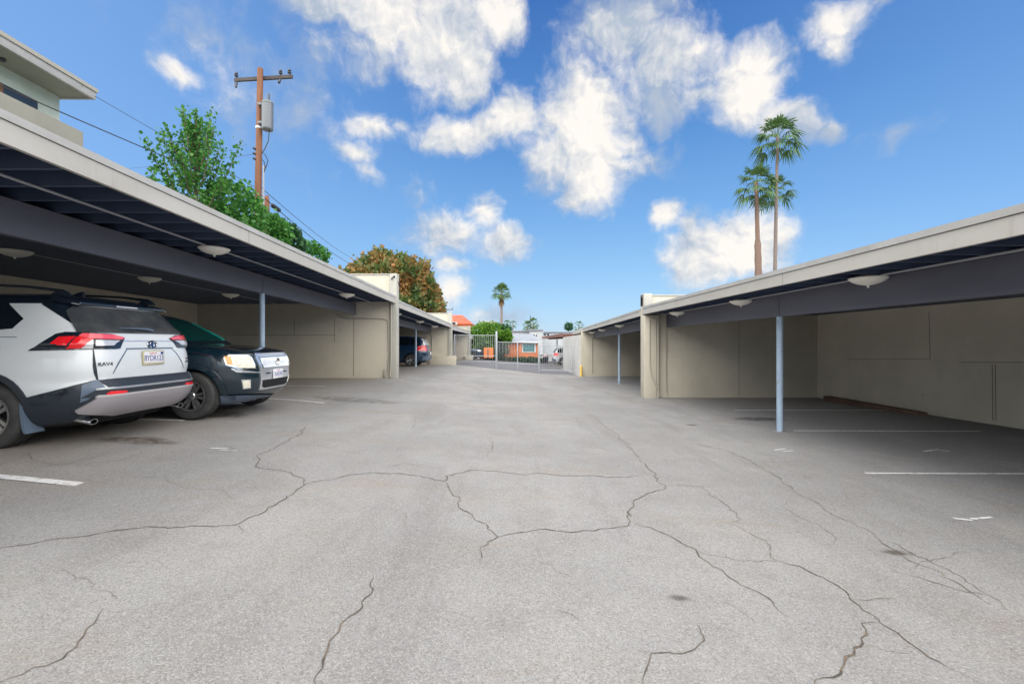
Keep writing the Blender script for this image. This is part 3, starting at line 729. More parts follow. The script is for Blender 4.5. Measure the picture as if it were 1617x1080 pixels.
# ------------------------------------------------------------------ vehicles
def pchip(xs, ys, x):
    n = len(xs)
    if x <= xs[0]: return ys[0]
    if x >= xs[-1]: return ys[-1]
    h = [xs[i+1]-xs[i] for i in range(n-1)]; d = [(ys[i+1]-ys[i])/h[i] for i in range(n-1)]
    m = [d[0]] + [0 if d[i-1]*d[i] <= 0 else 2*d[i-1]*d[i]/(d[i-1]+d[i]) for i in range(1, n-1)] + [d[-1]]
    i = max(k for k in range(n-1) if xs[k] <= x); t = (x-xs[i])/h[i]
    return ((2*t**3-3*t**2+1)*ys[i] + (t**3-2*t**2+t)*h[i]*m[i] + (-2*t**3+3*t**2)*ys[i+1] + (t**3-t**2)*h[i]*m[i+1])
def quad_arc(n_, N=22):
    """quarter superellipse from (1,0) to (0,1), even spacing for a body ~2.4 times longer than wide"""
    T = [math.pi/2*k/600 for k in range(601)]; pts = [(abs(math.cos(t))**(2/n_), abs(math.sin(t))**(2/n_)) for t in T]
    L = [0]
    for a, b in zip(pts, pts[1:]): L.append(L[-1]+math.hypot((b[0]-a[0])*1.8, b[1]-a[1]))
    out_ = []; j = 0
    for k in range(N+1):
        s = L[-1]*k/N
        while j < 599 and L[j+1] < s: j += 1
        f = 0 if L[j+1] == L[j] else (s-L[j])/(L[j+1]-L[j]); a, b = pts[j], pts[j+1]
        out_.append((a[0]+(b[0]-a[0])*f, a[1]+(b[1]-a[1])*f))
    return out_
def car_body(rows, wheels, wr, m_body, m_roof, m_under, roof_z, under_z, extra=()):
    zs = [r[0] for r in rows]; lv = sorted(set([round(z, 4) for z in zs] + [round(zs[0]+(zs[-1]-zs[0])*k/46, 4) for k in range(47)] + [roof_z, under_z] + list(extra)))
    lv = [z for i, z in enumerate(lv) if i == 0 or z-lv[i-1] > .006 or z in (roof_z,)]
    bm = bmesh.new(); rings = []
    for z in lv:
        xr, xf, w, nr, nf = [pchip(zs, [r[k] for r in rows], z) for k in range(1, 6)]
        xc = .5*(xr+xf) if xf-xr < 3.4 else 0
        qf, qr = quad_arc(nf), quad_arc(nr); ring = []
        for a, b in qf: ring.append((xc+(xf-xc)*a, w*b))
        for a, b in qr[::-1][1:]: ring.append((xc+(xr-xc)*a, w*b))
        for a, b in qr[1:]: ring.append((xc+(xr-xc)*a, -w*b))
        for a, b in qf[::-1][1:-1]: ring.append((xc+(xf-xc)*a, -w*b))
        rings.append([bm.verts.new((x, y, z)) for x, y in ring])
    n = len(rings[0])
    for j in range(len(rings)-1):
        zc = .5*(lv[j]+lv[j+1]); mi = 1 if zc > roof_z else (2 if zc < under_z else 0)
        for k in range(n):
            f = bm.faces.new((rings[j][k], rings[j][(k+1) % n], rings[j+1][(k+1) % n], rings[j+1][k])); f.material_index = mi
    f = bm.faces.new(rings[0][::-1]); f.material_index = 2; f = bm.faces.new(rings[-1]); f.material_index = 1
    bmesh.ops.recalc_face_normals(bm, faces=bm.faces)
    me = bpy.data.meshes.new('tmp'); bm.to_mesh(me); bm.free()
    for k in (m_body, m_roof, m_under): me.materials.append(k)
    o = bpy.data.objects.new('tmp', me); C.objects.link(o)
    bv = BVHTree.FromPolygons([v.co.copy() for v in me.vertices], [tuple(p.vertices) for p in me.polygons])
    cuts = []
    for (x, z) in wheels:
        for s in (1, -1):
            b = MB(); b.lathe([(0,-.2),(wr,-.2),(wr,.2),(0,.2)], 40, Matrix.Translation((x, s*(.55+.35), z)) @ Matrix.Rotation(R(90), 4, 'X'))
            c = b.build('cut', m_under); cuts.append(c)
            md = o.modifiers.new('b', 'BOOLEAN'); md.operation = 'DIFFERENCE'; md.solver = 'EXACT'; md.object = c
    dg = bpy.context.evaluated_depsgraph_get(); me2 = bpy.data.meshes.new_from_object(o.evaluated_get(dg))
    bpy.data.objects.remove(o)
    for c in cuts: bpy.data.objects.remove(c)
    bm = bmesh.new(); bm.from_mesh(me2)
    for f in bm.faces:
        c = f.calc_center_median()
        for (x, z) in wheels:
            if abs(math.hypot(c.x-x, c.z-z)-wr) < .012 and abs(f.normal.y) < .6 or (math.hypot(c.x-x, c.z-z) < wr-.005 and abs(c.y) < .74): f.material_index = 2
    sharp(bm, 40); bm.to_mesh(me2); bm.free()
    return me2, bv
class Car:
    def __init__(s, name, x, y, z, rz, label, cat, group=None):
        s.rt = empty(name, (x, y, z), rz, label, cat, group)
        s.M = Matrix.Translation((x, y, z)) @ Matrix.Rotation(rz, 4, 'Z'); s.I = s.M.inverted()
    def body(s, *a, **k):
        me, s.bv = car_body(*a, **k); link('body', me, None, s.rt)
    def hit(s, o, d):
        h = s.bv.ray_cast(o, d)
        if h[0] is None:
            t = max(0, (-o).dot(d)); h = s.bv.find_nearest(o + d*t)
        n = h[1]
        if n.dot(d) > 0: n = -n
        return h[0], n
    def eye(s, u, v):
        o = s.I @ cam.location; p = s.I @ P(u, v, 5.0); return s.hit(o, (p-o).normalized())
    def rear(s, y, z): return s.hit(Vector((-6, y, z)), Vector((1,0,0)))
    def front(s, y, z): return s.hit(Vector((6, y, z)), Vector((-1,0,0)))
    def side(s, x, z, sg=1): return s.hit(Vector((x, 6*sg, z)), Vector((0,-sg,0)))
    def decal(s, name, poly, how, m, thick=.006, parent=None, step=None, mirror=False, sides=False, label=None):
        """a panel, lamp or pane following the body: outline cut on a fine grid and laid on the surface"""
        step = step or (3.0 if how == 'eye' else .04)
        bm = bmesh.new(); f = bm.faces.new([bm.verts.new((a, b, 0)) for a, b in poly])
        bmesh.ops.triangulate(bm, faces=[f], ngon_method='EAR_CLIP')
        for ax in (0, 1):
            lo, hi = min(p[ax] for p in poly), max(p[ax] for p in poly); k = lo+step
            while k < hi-step*.2:
                pl = [0,0,0]; pl[ax] = k; nn = [0,0,0]; nn[ax] = 1
                bmesh.ops.bisect_plane(bm, geom=bm.verts[:]+bm.edges[:]+bm.faces[:], plane_co=pl, plane_no=nn, dist=1e-5); k += step
        bmesh.ops.remove_doubles(bm, verts=bm.verts, dist=1e-5)
        fn = {'eye': s.eye, 'rear': s.rear, 'front': s.front, 'side': s.side}[how]
        bm.verts.ensure_lookup_table(); H = {v.index: fn(v.co.x, v.co.y) for v in bm.verts}
        bnd = [e_ for e_ in bm.edges if len(e_.link_faces) == 1]
        low = {}
        for e_ in bnd:
            for v in e_.verts: low[v.index] = None
        for v in list(bm.verts):
            h, n = H[v.index]
            if v.index in low: low[v.index] = h - n*.004
            v.co = h + n*thick
        bm.normal_update()
        for f in bm.faces:      # every cell faces outward
            nn = sum((H[v.index][1] for v in f.verts), Vector())
            if f.normal.dot(nn) < 0: f.normal_flip()
        for f in bm.faces: f.smooth = True
        top = {v.index: v for v in bm.verts}; lv = {k: bm.verts.new(c) for k, c in low.items()}
        for e_ in bnd:
            a, b = e_.verts; bm.faces.new((a, b, lv[b.index], lv[a.index])).smooth = False
        for e_ in bnd: e_.smooth = False
        bm.normal_update()
        for e_ in bm.edges:
            if len(e_.link_faces) == 2 and e_.link_faces[0].normal.dot(e_.link_faces[1].normal) < .64: e_.smooth = False
        res = []
        for sg in ((1, -1) if (mirror or (how == 'side')) else (1,)):
            b2 = bm.copy()
            if sg < 0:
                for v in b2.verts: v.co.y *= -1
                bmesh.ops.reverse_faces(b2, faces=b2.faces)
            me = bpy.data.meshes.new(name); b2.to_mesh(me); b2.free(); o = link(name, me, m, parent or s.rt); res.append(o)
            if label: o['label'] = label
        bm.free(); return res
    def wheel(s, x, y, z, r, m_tyre, m_rim, m_dark, spokes=5, w=.23, rr=.235, twin=True):
        sg = 1 if y > 0 else -1
        wt = empty('wheel', (0,0,0)); wt.parent = s.rt; wt.location = (x, y, z)
        Mx = Matrix.Rotation(R(-90)*sg, 4, 'X')     # local +Z of the lathe points outward
        h = w/2; b = MB()
        prof = [(rr-.012,-h*.85),(rr+.01,-h),(r-.05,-h),(r-.02,-h*.93),(r-.003,-h*.74)]
        for k, gx in enumerate((-.55,-.2,.2,.55)):   # tread grooves
            prof += [(r,(gx-.10)*h*1.0),(r-.011,(gx-.07)*h),(r-.011,(gx+.07)*h),(r,(gx+.10)*h)]
        prof += [(r-.003,h*.74),(r-.02,h*.93),(r-.05,h),(rr+.03,h*.98),(rr+.01,h*.93),(rr-.012,h*.8)]
        b.lathe(prof, 56, Mx, close=True); ty = b.build('tyre', m_tyre, wt, ang=30)
        b = MB(); b.lathe([(0,-h*.3),(rr-.012,-h*.3),(rr-.008,h*.86),(rr+.006,h*.95),(rr-.004,h*1.0),(rr-.022,h*.9),(rr-.03,h*.1),(0,h*.0)], 48, Mx, mi=1)
        for k in range(spokes):
            for dd in ((-.16,.16) if twin else (0,)):
                t = 2*math.pi*k/spokes; 
                p0 = Vector((.035*math.cos(t+dd*2), .035*math.sin(t+dd*2), h*.62)); p1 = Vector(((rr-.02)*math.cos(t+dd*1.1), (rr-.02)*math.sin(t+dd*1.1), h*.86))
                d = (p1-p0).normalized(); sx = Vector((-d.y, d.x, 0)).normalized()
                wa, wb = .016, (.022 if twin else .036)
                pts = [p0-sx*wa-Vector((0,0,.03)), p0+sx*wa-Vector((0,0,.03)), p1+sx*wb-Vector((0,0,.03)), p1-sx*wb-Vector((0,0,.03)),
                       p0-sx*wa, p0+sx*wa, p1+sx*wb*.9, p1-sx*wb*.9]
                b.hexa([Mx @ p for p in pts], 0)
        b.lathe([(.058,h*.3),(.058,h*.62),(.045,h*.74),(0,h*.76)], 24, Mx, mi=0)
        b.lathe([(rr-.022,h*.86),(rr-.012,h*.98),(rr+.004,h*1.0),(rr+.004,h*.9)], 48, Mx, mi=0)
        b.build('rim', [m_rim, m_dark], wt, ang=30)
        return wt
def text(name, s, size, Mw, m, parent, ext=.002, align='CENTER', shear=0):
    cu = bpy.data.curves.new(name, 'FONT'); cu.body = s; cu.size = size; cu.align_x = align; cu.align_y = 'CENTER'; cu.extrude = ext; cu.shear = shear
    o = bpy.data.objects.new('t', cu); C.objects.link(o); dg = bpy.context.evaluated_depsgraph_get(); dg.update()
    me = bpy.data.meshes.new_from_object(o.evaluated_get(dg)); bpy.data.objects.remove(o)
    me.materials.clear(); me.transform(Mw); return link(name, me, m, parent)
def frame(x, y, z, fwd=False, tilt=0):
    """text frame on a car's tail (or nose)"""
    X_, Y_, Z_ = (Vector((0,1,0)), Vector((0,0,1)), Vector((1,0,0))) if fwd else (Vector((0,-1,0)), Vector((0,0,1)), Vector((-1,0,0)))
    m = Matrix((X_, Y_, Z_)).transposed().to_4x4(); return Matrix.Translation((x, y, z)) @ m @ Matrix.Rotation(tilt, 4, 'X')
def paint(name, col, rough=.28, coat=.8, metal=0):
    m, b, t = principled(name, col, rough, metal, **{'Coat Weight': coat, 'Coat Roughness': .04})
    p = tex_pos(t); t.links.new(mixc(t, mth(t, 'MULTIPLY', sstep(t, tnoise(t, 5, 6, .7, p), .35, .8), .25), col, tuple(c*.8+.012 for c in col)), b.inputs['Base Color'])
    return m
M['pearl'] = paint('pearl_white_paint', (.66, .70, .735), .3, .6)
M['black_roof'] = paint('black_roof_paint', (.006, .012, .022), .25, .8)
M['clad'] = principled('black_plastic_cladding', (.022, .030, .042), .48)[0]
M['clad_light'] = principled('satin_plastic', (.10, .14, .20), .42)[0]
M['under'] = principled('underbody', (.008, .009, .010), .8)[0]
M['skid'] = principled('silver_skid', (.42, .40, .43), .38, .35)[0]
M['skid_edge'] = principled('silver_edge', (.62, .60, .62), .3, .4)[0]
M['tyre'] = varied('tyre_rubber', (.035, .036, .038), (.055, .055, .055), 8, .8, 60, .2)
M['rim'] = principled('alloy', (.62, .63, .65), .25, .85)[0]
M['rim_dark'] = principled('rim_shadow', (.015, .016, .018), .5, .3)[0]
M['chrome'] = principled('chrome', (.80, .82, .85), .12, 1)[0]
M['satin_chrome'] = principled('satin_chrome', (.72, .75, .80), .28, .8)[0]
M['red_lamp'] = principled('red_lamp_lens', (.80, .012, .02), .12, 0, **{'Coat Weight': 1.0, 'Emission Color': (1,.02,.02,1), 'Emission Strength': .0})[0]
M['pink_lamp'] = principled('red_lens_top', (.85, .10, .13), .10, 0, **{'Coat Weight': 1.0})[0]
M['clear_lamp'] = principled('clear_lamp_lens', (.62, .62, .64), .10, .2, **{'Coat Weight': 1.0})[0]
M['hazy_lamp'] = varied('clouded_headlamp_lens', (.80, .77, .66), (.70, .66, .54), 12, .18, 0, 0)
M['lamp_ring'] = principled('lamp_ring', (.52,.48,.38), .2, .3)[0]
M['amber'] = principled('amber_lens', (.90, .33, .03), .15, 0, **{'Coat Weight': 1.0})[0]
M['glass_rear'] = varied('dusty_rear_glass', (.045, .050, .056), (.085, .088, .092), 3, .16, 0, 0)
M['glass_car'] = principled('dark_car_glass', (.006, .010, .016), .04, 0, **{'Specular IOR Level': .7})[0]
M['glass_green'] = principled('green_windscreen', (.002, .045, .038), .03, 0, **{'Specular IOR Level': .7})[0]
M['glass_green_l'] = principled('teal_band_glass', (.01, .40, .32), .05)[0]
M['plate_w'] = principled('plate_white', (.72, .72, .76), .4)[0]
M['plate_frame'] = principled('plate_frame_gold', (.62, .55, .33), .35, .3)[0]
M['blue_ink'] = principled('blue_ink', (.035, .05, .26), .5)[0]
M['red_ink'] = principled('red_ink', (.55, .10, .06), .5)[0]
M['badge'] = principled('badge_dark', (.06, .07, .09), .3, .6)[0]
M['badge_blue'] = principled('badge_blue', (.02, .09, .28), .2, .4)[0]
M['teal_black'] = paint('dark_teal_paint', (.002, .015, .026), .22, 1.0)
M['navy'] = paint('navy_paint', (.006, .030, .075), .25, 1.0)
GV = 'cars parked in the carports'

# --- white suv, tail to the lane
gw = gz(-6.8, 5.7)
w1 = Car('parked_suv', -6.78, 5.77, gw, math.pi, 'white suv with black roof parked tail out in the left carport', 'suv', GV)
k = 1.045
rowsA = [(.21,-1.86,2.0,.78,6,4),(.29,-2.04,2.16,.85,6,4),(.42,-2.20,2.26,.905,6,4),(.55,-2.27,2.29,.93,6,4),(.64,-2.28,2.30,.935,6,4),(.70,-2.25,2.30,.935,6,4),
 (.735,-2.215,2.29,.93,6.5,4),(.85,-2.225,2.27,.928,7,4),(1.0,-2.215,2.16,.915,7,4),(1.06,-2.20,1.75,.905,7,4),(1.13,-2.19,1.05,.895,7,5),(1.18,-2.17,.95,.88,7,6),
 (1.27,-2.13,.80,.845,7,6),(1.36,-2.05,.65,.815,6.5,6),(1.48,-1.955,.45,.765,6,6),(1.58,-1.87,.24,.715,6,6),(1.64,-1.80,.08,.665,5.5,6),(1.69,-1.68,-.15,.58,5,5),(1.72,-1.45,-.42,.43,4,4)]
w1.body(rowsA, ((-1.17,.365),(1.40,.365)), .415, M['pearl'], M['black_roof'], M['under'], 1.585, .40)
for x in (-1.17, 1.40):
    for sg in (1, -1): w1.wheel(x, sg*.80, .355, .362, M['tyre'], M['rim'], M['rim_dark'])
d = w1.decal
d('door_pillar_trim', [(66,480.5),(72,476),(90,472),(122,476),(107,481),(122,503),(137.5,525.5),(129,521),(100,501)], 'eye', M['black_roof'], .004, mirror=True)
rg = d('rear_window', [(-.62,1.555),(.62,1.555),(.68,1.50),(.755,1.30),(.765,1.265),(.70,1.258),(-.70,1.258),(-.765,1.265),(-.755,1.30),(-.68,1.50)], 'rear', M['glass_rear'], .014)[0]
# lamps
for nm, poly, m, th in (('tail_lamp_housing', [(45,553.8),(89,527.4),(104,524.4),(134,525.2),(150,526.2),(177,528),(196,533.8),(189,550.2),(183,551),(147,551.4),(110,551.3),(70,553)], 'black_roof', .010),):
    hs_ = d(nm, poly, 'eye', M[m], th, mirror=True)
for poly, m, th, nm in (([(80,543.5),(94,532.5),(120,531.5),(112,538.5),(106,544.5)], 'red_lamp', .018, 'red_lens'),
                    ([(104,550.8),(121,533.2),(130,530.4),(147,530.4),(147,536),(137,538.5),(125,550.8)], 'red_lamp', .019, 'red_lens'),
                    ([(124,532),(130,527.4),(150,528.2),(177,529.6),(195,534),(190,537.2),(149,536)], 'pink_lamp', .024, 'upper_lens'),
                    ([(128,550.2),(138,539.8),(146.3,537.2),(146.3,550.2)], 'clear_lamp', .016, 'clear_lens'),
                    ([(150,537.4),(188,538.4),(178,545.5),(150,546)], 'clear_lamp', .017, 'clear_lens')):
    for i, h_ in enumerate(hs_):
        res = d(nm, poly, 'eye', M[m], th, parent=h_, mirror=True)
        bpy.data.objects.remove(res[1-i])
d('hatch_seam', [(146.4,551),(148.0,551),(147.8,578),(150,589),(155.4,600),(152.6,600.4),(148,589.5),(146.2,578)], 'eye', M['clad'], .003, mirror=True, step=2)
d('crease_shade_line', [(199,552),(201,552),(187,575),(179,590),(177.6,590),(185.4,574)], 'eye', M['clad_light'], .0015, mirror=True, step=2)  # grey line painted as the shade along the tailgate recess edge
d('fuel_door_seam', [(0,531.6),(27,531.8),(26.4,532.8),(0,532.6)], 'eye', M['clad_light'], .002, step=4)
# lower cladding, bumper and skid
d('side_cladding', [(36,629),(40,645.5),(93,634),(129,608),(150,600.5),(157,603),(168,613.5),(162,618),(150,640),(136,650),(138,662),(100,668),(46,672),(40,660),(34,640)], 'eye', M['clad'], .014, mirror=True)
d('bumper_corner', [(130,608.5),(153,600.5),(160,606),(168,614.5),(150,620),(138,631),(127,634.5)], 'eye', M['clad_light'], .024, mirror=True)
d('hatch_lower_trim', [(-.70,.728),(.70,.728),(.63,.63),(-.63,.63)], 'rear', M['clad'], .016)
bt_ = d('bumper_step', [(-.74,.628),(.74,.628),(.80,.55),(-.80,.55)], 'rear', M['clad'], .030)[0]
d('chrome_strip', [(-.74,.638),(.74,.638),(.74,.627),(-.74,.627)], 'rear', M['satin_chrome'], .036)
d('reflector', [(166,622.0),(171,617.2),(194,615.4),(198,617.4),(190,620.6)], 'eye', M['red_lamp'], .042, mirror=True)
sk = d('skid_plate', [(-.72,.565),(.72,.565),(.785,.42),(.755,.39),(.45,.33),(.10,.335),(-.10,.335),(-.45,.33),(-.755,.39),(-.785,.42)], 'rear', M['skid'], .045)[0]
d('skid_edge', [(-.72,.572),(.72,.572),(.74,.552),(-.74,.552)], 'rear', M['skid_edge'], .050, parent=sk)
d('recess_shadow_line', [(-.37,1.082),(.37,1.082),(.36,1.070),(-.36,1.070)], 'rear', M['clad_light'], .010)  # dark strip standing in for the shadow at the recess ledge
d('hatch_handle_band', [(-.50,1.172),(.50,1.172),(.45,1.160),(-.45,1.160)], 'rear', M['satin_chrome'], .006)
# wheel-arch cladding
arc = lambda x0, z0, r0, r1, a0, a1, n=18: [(x0+r0*math.cos(R(a0+(a1-a0)*k/n)), z0+r0*math.sin(R(a0+(a1-a0)*k/n))) for k in range(n+1)] + [(x0+r1*math.cos(R(a1+(a0-a1)*k/n)), z0+r1*math.sin(R(a1+(a0-a1)*k/n))) for k in range(n+1)]
for x in (-1.17, 1.40): d('arch_cladding', arc(x, .365, .412, .475, 5, 175), 'side', M['clad'], .016)
d('sill_cladding', [(-.74,.27),(.96,.27),(.96,.42),(-.74,.42)], 'side', M['clad'], .014)
# glass
d('side_window', [(-1.44,1.41),(-1.36,1.30),(-1.02,1.27),(-1.02,1.60),(-1.17,1.60)], 'side', M['glass_car'], .004)
d('side_window', [(-.97,1.265),(-.13,1.245),(-.13,1.60),(-.97,1.60)], 'side', M['glass_car'], .004)
d('side_window', [(-.06,1.24),(.86,1.21),(.50,1.45),(.25,1.56),(-.06,1.60)], 'side', M['glass_car'], .004)
d('windscreen', [(-.74,1.20),(.74,1.20),(.62,1.58),(-.62,1.58)], 'front', M['glass_car'], .004)
d('headlamp', [(.55,.90),(.86,.93),(.84,1.02),(.52,.97)], 'front', M['clear_lamp'], .012, mirror=True)
d('front_grille', [(-.5,.62),(.5,.62),(.45,.92),(-.45,.92)], 'front', M['clad'], .010)
# spoiler, brake lamp, wiper, rails, aerial fin
b = MB(); b.hexa([(-1.90,-.64,1.575),(-1.62,-.70,1.62),(-1.62,.70,1.62),(-1.90,.64,1.575),(-1.90,-.62,1.612),(-1.60,-.64,1.695),(-1.60,.64,1.695),(-1.90,.62,1.612)])
bmesh.ops.bevel(b.bm, geom=b.bm.edges[:], offset=.010, segments=3, profile=.5, affect='EDGES'); sp_ = b.build('spoiler', M['black_roof'], w1.rt)
b = MB(); b.box((-1.908,-.155,1.583),(-1.896,.155,1.600), .002); b.build('brake_lamp', M['clear_lamp'], sp_)
for sg in (1,-1):
    b = MB(); b.tube([(-1.895,sg*.64,1.580),(-1.84,sg*.665,1.592)], .007, 8); b.build('spoiler_glint', M['satin_chrome'], sp_)  # bright tube standing in for the highlight on the spoiler end
b = MB(); b.tube([(-2.145,-.10,1.30),(-2.150,-.02,1.315),(-2.148,.16,1.322),(-2.135,.38,1.318)], [.018,.016,.010,.005], 8); b.build('wiper', M['clad_light'], w1.rt)
for sg in (1,-1):
    b = MB(); b.tube([(-1.74,sg*.60,1.70),(-1.68,sg*.605,1.735),(-1.3,sg*.62,1.78),(-.8,sg*.64,1.805),(0,sg*.645,1.81),(.28,sg*.63,1.78),(.38,sg*.62,1.70)], [.022,.018,.014,.014,.014,.016,.020], 8); rl = b.build('roof_rail', M['black_roof'], w1.rt)
    b = MB(); b.hexa([(-1.78,sg*.60-.025,1.665),(-1.56,sg*.60-.025,1.69),(-1.56,sg*.60+.025,1.69),(-1.78,sg*.60+.025,1.665),(-1.74,sg*.60-.018,1.715),(-1.62,sg*.60-.018,1.735),(-1.62,sg*.60+.018,1.735),(-1.74,sg*.60+.018,1.715)]); b.build('rail_foot', M['black_roof'], rl)
b = MB(); b.hexa([(-1.35,-.03,1.71),(-1.18,-.03,1.73),(-1.18,.03,1.73),(-1.35,.03,1.71),(-1.36,-.006,1.79),(-1.32,-.006,1.79),(-1.32,.006,1.79),(-1.36,.006,1.79)]); b.build('aerial_fin', M['black_roof'], w1.rt)
# door mirrors
for sg in (1,-1):
    b = MB(); b.box((.72,sg*.90,1.18),(.88,sg*1.08,1.33), .03); b.build('door_mirror', M['black_roof'], w1.rt)
# mud flaps and exhaust tips
for sg in (1,-1):
    b = MB(); y0_, y1_ = .72*sg, .915*sg
    pts = [(-1.52,.50),(-1.525,.40),(-1.535,.30),(-1.55,.22),(-1.57,.175)]
    for (xa, za), (xb_, zb_) in zip(pts, pts[1:]): b.hexa([(xa,y0_,za),(xa-.03,y0_,za),(xa-.03,y1_,za),(xa,y1_,za),(xb_,y0_,zb_),(xb_-.03,y0_,zb_),(xb_-.03,y1_,zb_),(xb_,y1_,zb_)])
    b.build('mud_flap', M['clad_light'], w1.rt)
    Mx = Matrix.Translation((-2.09, sg*.665, .262)) @ Matrix.Rotation(R(-100), 4, 'Y') @ Matrix.Rotation(R(0), 4, 'Z')
    b = MB(); b.lathe([(.034,0),(.040,0),(.043,-.01),(.040,-.20),(.030,-.26),(.028,-.26),(.034,-.18),(.036,-.02)], 24, Mx @ Matrix.Diagonal((.8,1.25,1,1)), close=True); ex = b.build('exhaust_tip', M['chrome'], w1.rt)
    b = MB(); b.tube([(-1.95,sg*.655,.30),(-1.5,sg*.5,.33)], .03, 10); b.build('exhaust_pipe', M['steel'], ex)
b = MB(); b.box((-1.9,-.55,.20),(1.9,.55,.34), .03); b.build('underbody', M['under'], w1.rt)
# number plate, emblem and badges
pz, px_ = .96, -2.232
b = MB(); b.box((px_,-.170,pz-.088),(px_-.010,.170,pz+.088), .004); pl_ = b.build('number_plate', M['plate_frame'], w1.rt)
b = MB(); b.box((px_-.0105,-.155,pz-.068),(px_-.013,.155,pz+.074), .002); pf = b.build('plate_face', M['plate_w'], pl_)
def on_tail(s_, y, z, size, m, parent, x=px_-.0135, sy=1.0, **kk): text('plate_text', s_, size, frame(x, y, z) @ Matrix.Diagonal((1, sy, 1, 1)), m, parent, .0008, **kk)
on_tail('8YDR123', 0, pz-.008, .078, M['blue_ink'], pl_, sy=1.25)
on_tail('California', 0.02, pz+.054, .032, M['red_ink'], pl_, shear=.3)
b = MB(); b.box((px_-.0132,-.148,pz+.04),(px_-.0142,-.105,pz+.070), .001); b.build('plate_sticker', M['badge_blue'], pl_)
for (t_s, y, z, sz) in (('RAV4', .64, .905, .058), ('XLE', -.64, .925, .034), ('AWD', -.65, .885, .040)):
    h, n = w1.rear(y, z); yaw = math.atan2(-n.y, -n.x)
    text('badge', t_s, sz, Matrix.Translation(h + n*.003) @ Matrix.Rotation(yaw, 4, 'Z') @ frame(0,0,0) @ Matrix.Diagonal((1.15,1,1,1)), M['badge'], w1.rt, .002)
h, n = w1.rear(-.02, 1.122); em = empty('emblem', (0,0,0)); em.parent = w1.rt
def ring(rx, ry, tube, Mt, m, parent, name='emblem_ring', nseg=32):
    b = MB(); b.tube([Mt @ Vector((rx*math.cos(2*math.pi*k/nseg), ry*math.sin(2*math.pi*k/nseg), 0)) for k in range(nseg+1)], tube, 6, cap=False); return b.build(name, m, parent)
Mt = Matrix.Translation(h + n*.012) @ frame(0,0,0)
ring(.070,.046,.006,Mt,M['chrome'],em); ring(.030,.044,.005,Mt,M['chrome'],em)
ring(.052,.017,.005,Mt @ Matrix.Translation((0,.022,0)),M['chrome'],em)
b = MB(); b.lathe([(0,-.006),(.064,-.006),(.064,.001),(0,.001)], 28, Mt @ Matrix.Diagonal((1,.64,1,1))); b.build('emblem_back', M['badge_blue'], em)

# --- dark suv, nose to the lane
gm = gz(-6, 7.7)
w2 = Car('parked_suv', -6.2, 7.72, gm, 0, 'dark teal suv with chrome grille and clouded headlamps facing the lane', 'suv', GV)
rowsB = [(.21,-1.9,1.90,.78,6,4.2),(.29,-2.05,2.06,.85,6,4.2),(.40,-2.12,2.15,.885,6,4.4),(.60,-2.15,2.19,.90,6,4.6),(.75,-2.15,2.19,.90,6,4.6),(.90,-2.12,2.155,.895,6,4.6),
 (.98,-2.10,2.10,.885,6,4.6),(1.03,-2.09,1.98,.875,6,4.6),(1.08,-2.08,1.62,.865,6,4.8),(1.125,-2.07,1.18,.855,6,5),(1.17,-2.05,1.04,.84,6,6),(1.27,-2.02,.86,.815,6,6),(1.42,-1.95,.58,.765,6,6),
 (1.55,-1.86,.32,.71,6,6),(1.62,-1.75,.10,.65,5,5),(1.665,-1.55,-.2,.53,5,5),(1.69,-1.2,-.5,.36,4,4)]
w2.body(rowsB, ((-1.24,.36),(1.36,.36)), .405, M['teal_black'], M['teal_black'], M['under'], 1.64, .26)
for x in (-1.24, 1.36):
    for sg in (1, -1): w2.wheel(x, sg*.775, .35, .355, M['tyre'], M['rim'], M['rim_dark'], spokes=6, rr=.225)
d = w2.decal
ws = d('windscreen', [(-.70,1.19),(.70,1.19),(.58,1.545),(-.58,1.545)], 'front', M['glass_green'], .004)[0]
d('teal_band', [(.52,1.20),(.69,1.195),(.60,1.48),(.53,1.50)], 'front', M['glass_green_l'], .016, parent=ws)  # paler teal strip beside the far pillar
d('side_window', [(-1.75,1.20),(-1.22,1.20),(-1.22,1.55),(-1.65,1.54)], 'side', M['glass_car'], .004)
d('side_window', [(-1.15,1.20),(-.25,1.20),(-.25,1.57),(-1.15,1.57)], 'side', M['glass_car'], .004)
d('side_window', [(-.18,1.20),(.88,1.20),(.55,1.42),(.28,1.54),(-.18,1.57)], 'side', M['glass_car'], .004)
d('rear_window', [(-.66,1.22),(.66,1.22),(.60,1.56),(-.60,1.56)], 'rear', M['glass_car'], .004)
d('tail_lamp', [(.70,.95),(.86,.95),(.80,1.30),(.72,1.30)], 'rear', M['red_lamp'], .012, mirror=True)
hl = d('headlamp', [(352,561),(356,560),(393,561),(397,564),(405,582.2),(403,583),(376,582.8),(368,578.5),(357,576.5)], 'eye', M['chrome'], .008, mirror=True)
for i, h_ in enumerate(hl):
    for nm, poly, m in (('lens', [(365.5,563),(392.5,562.8),(396,566),(402.6,581),(377,581),(370.5,577.5)], 'hazy_lamp'), ('indicator_lens', [(354.5,563),(365,563),(369,577),(359,575.8)], 'amber')):
        res = d(nm, poly, 'eye', M[m], .018, parent=h_, mirror=True); bpy.data.objects.remove(res[1-i])
    for cu_, cv_ in ((377.5,571.5),(391.5,572)):
        for r_, m in ((6.2, 'lamp_ring'), (4.6, 'hazy_lamp'), (1.6, 'chrome')):
            res = d('reflector_bowl', [(cu_+r_*.8*math.cos(R(q*30)), cv_+r_*math.sin(R(q*30))) for q in range(12)], 'eye', M[m], .020+.001*(6.2-r_), parent=h_, mirror=True, step=2); bpy.data.objects.remove(res[1-i])
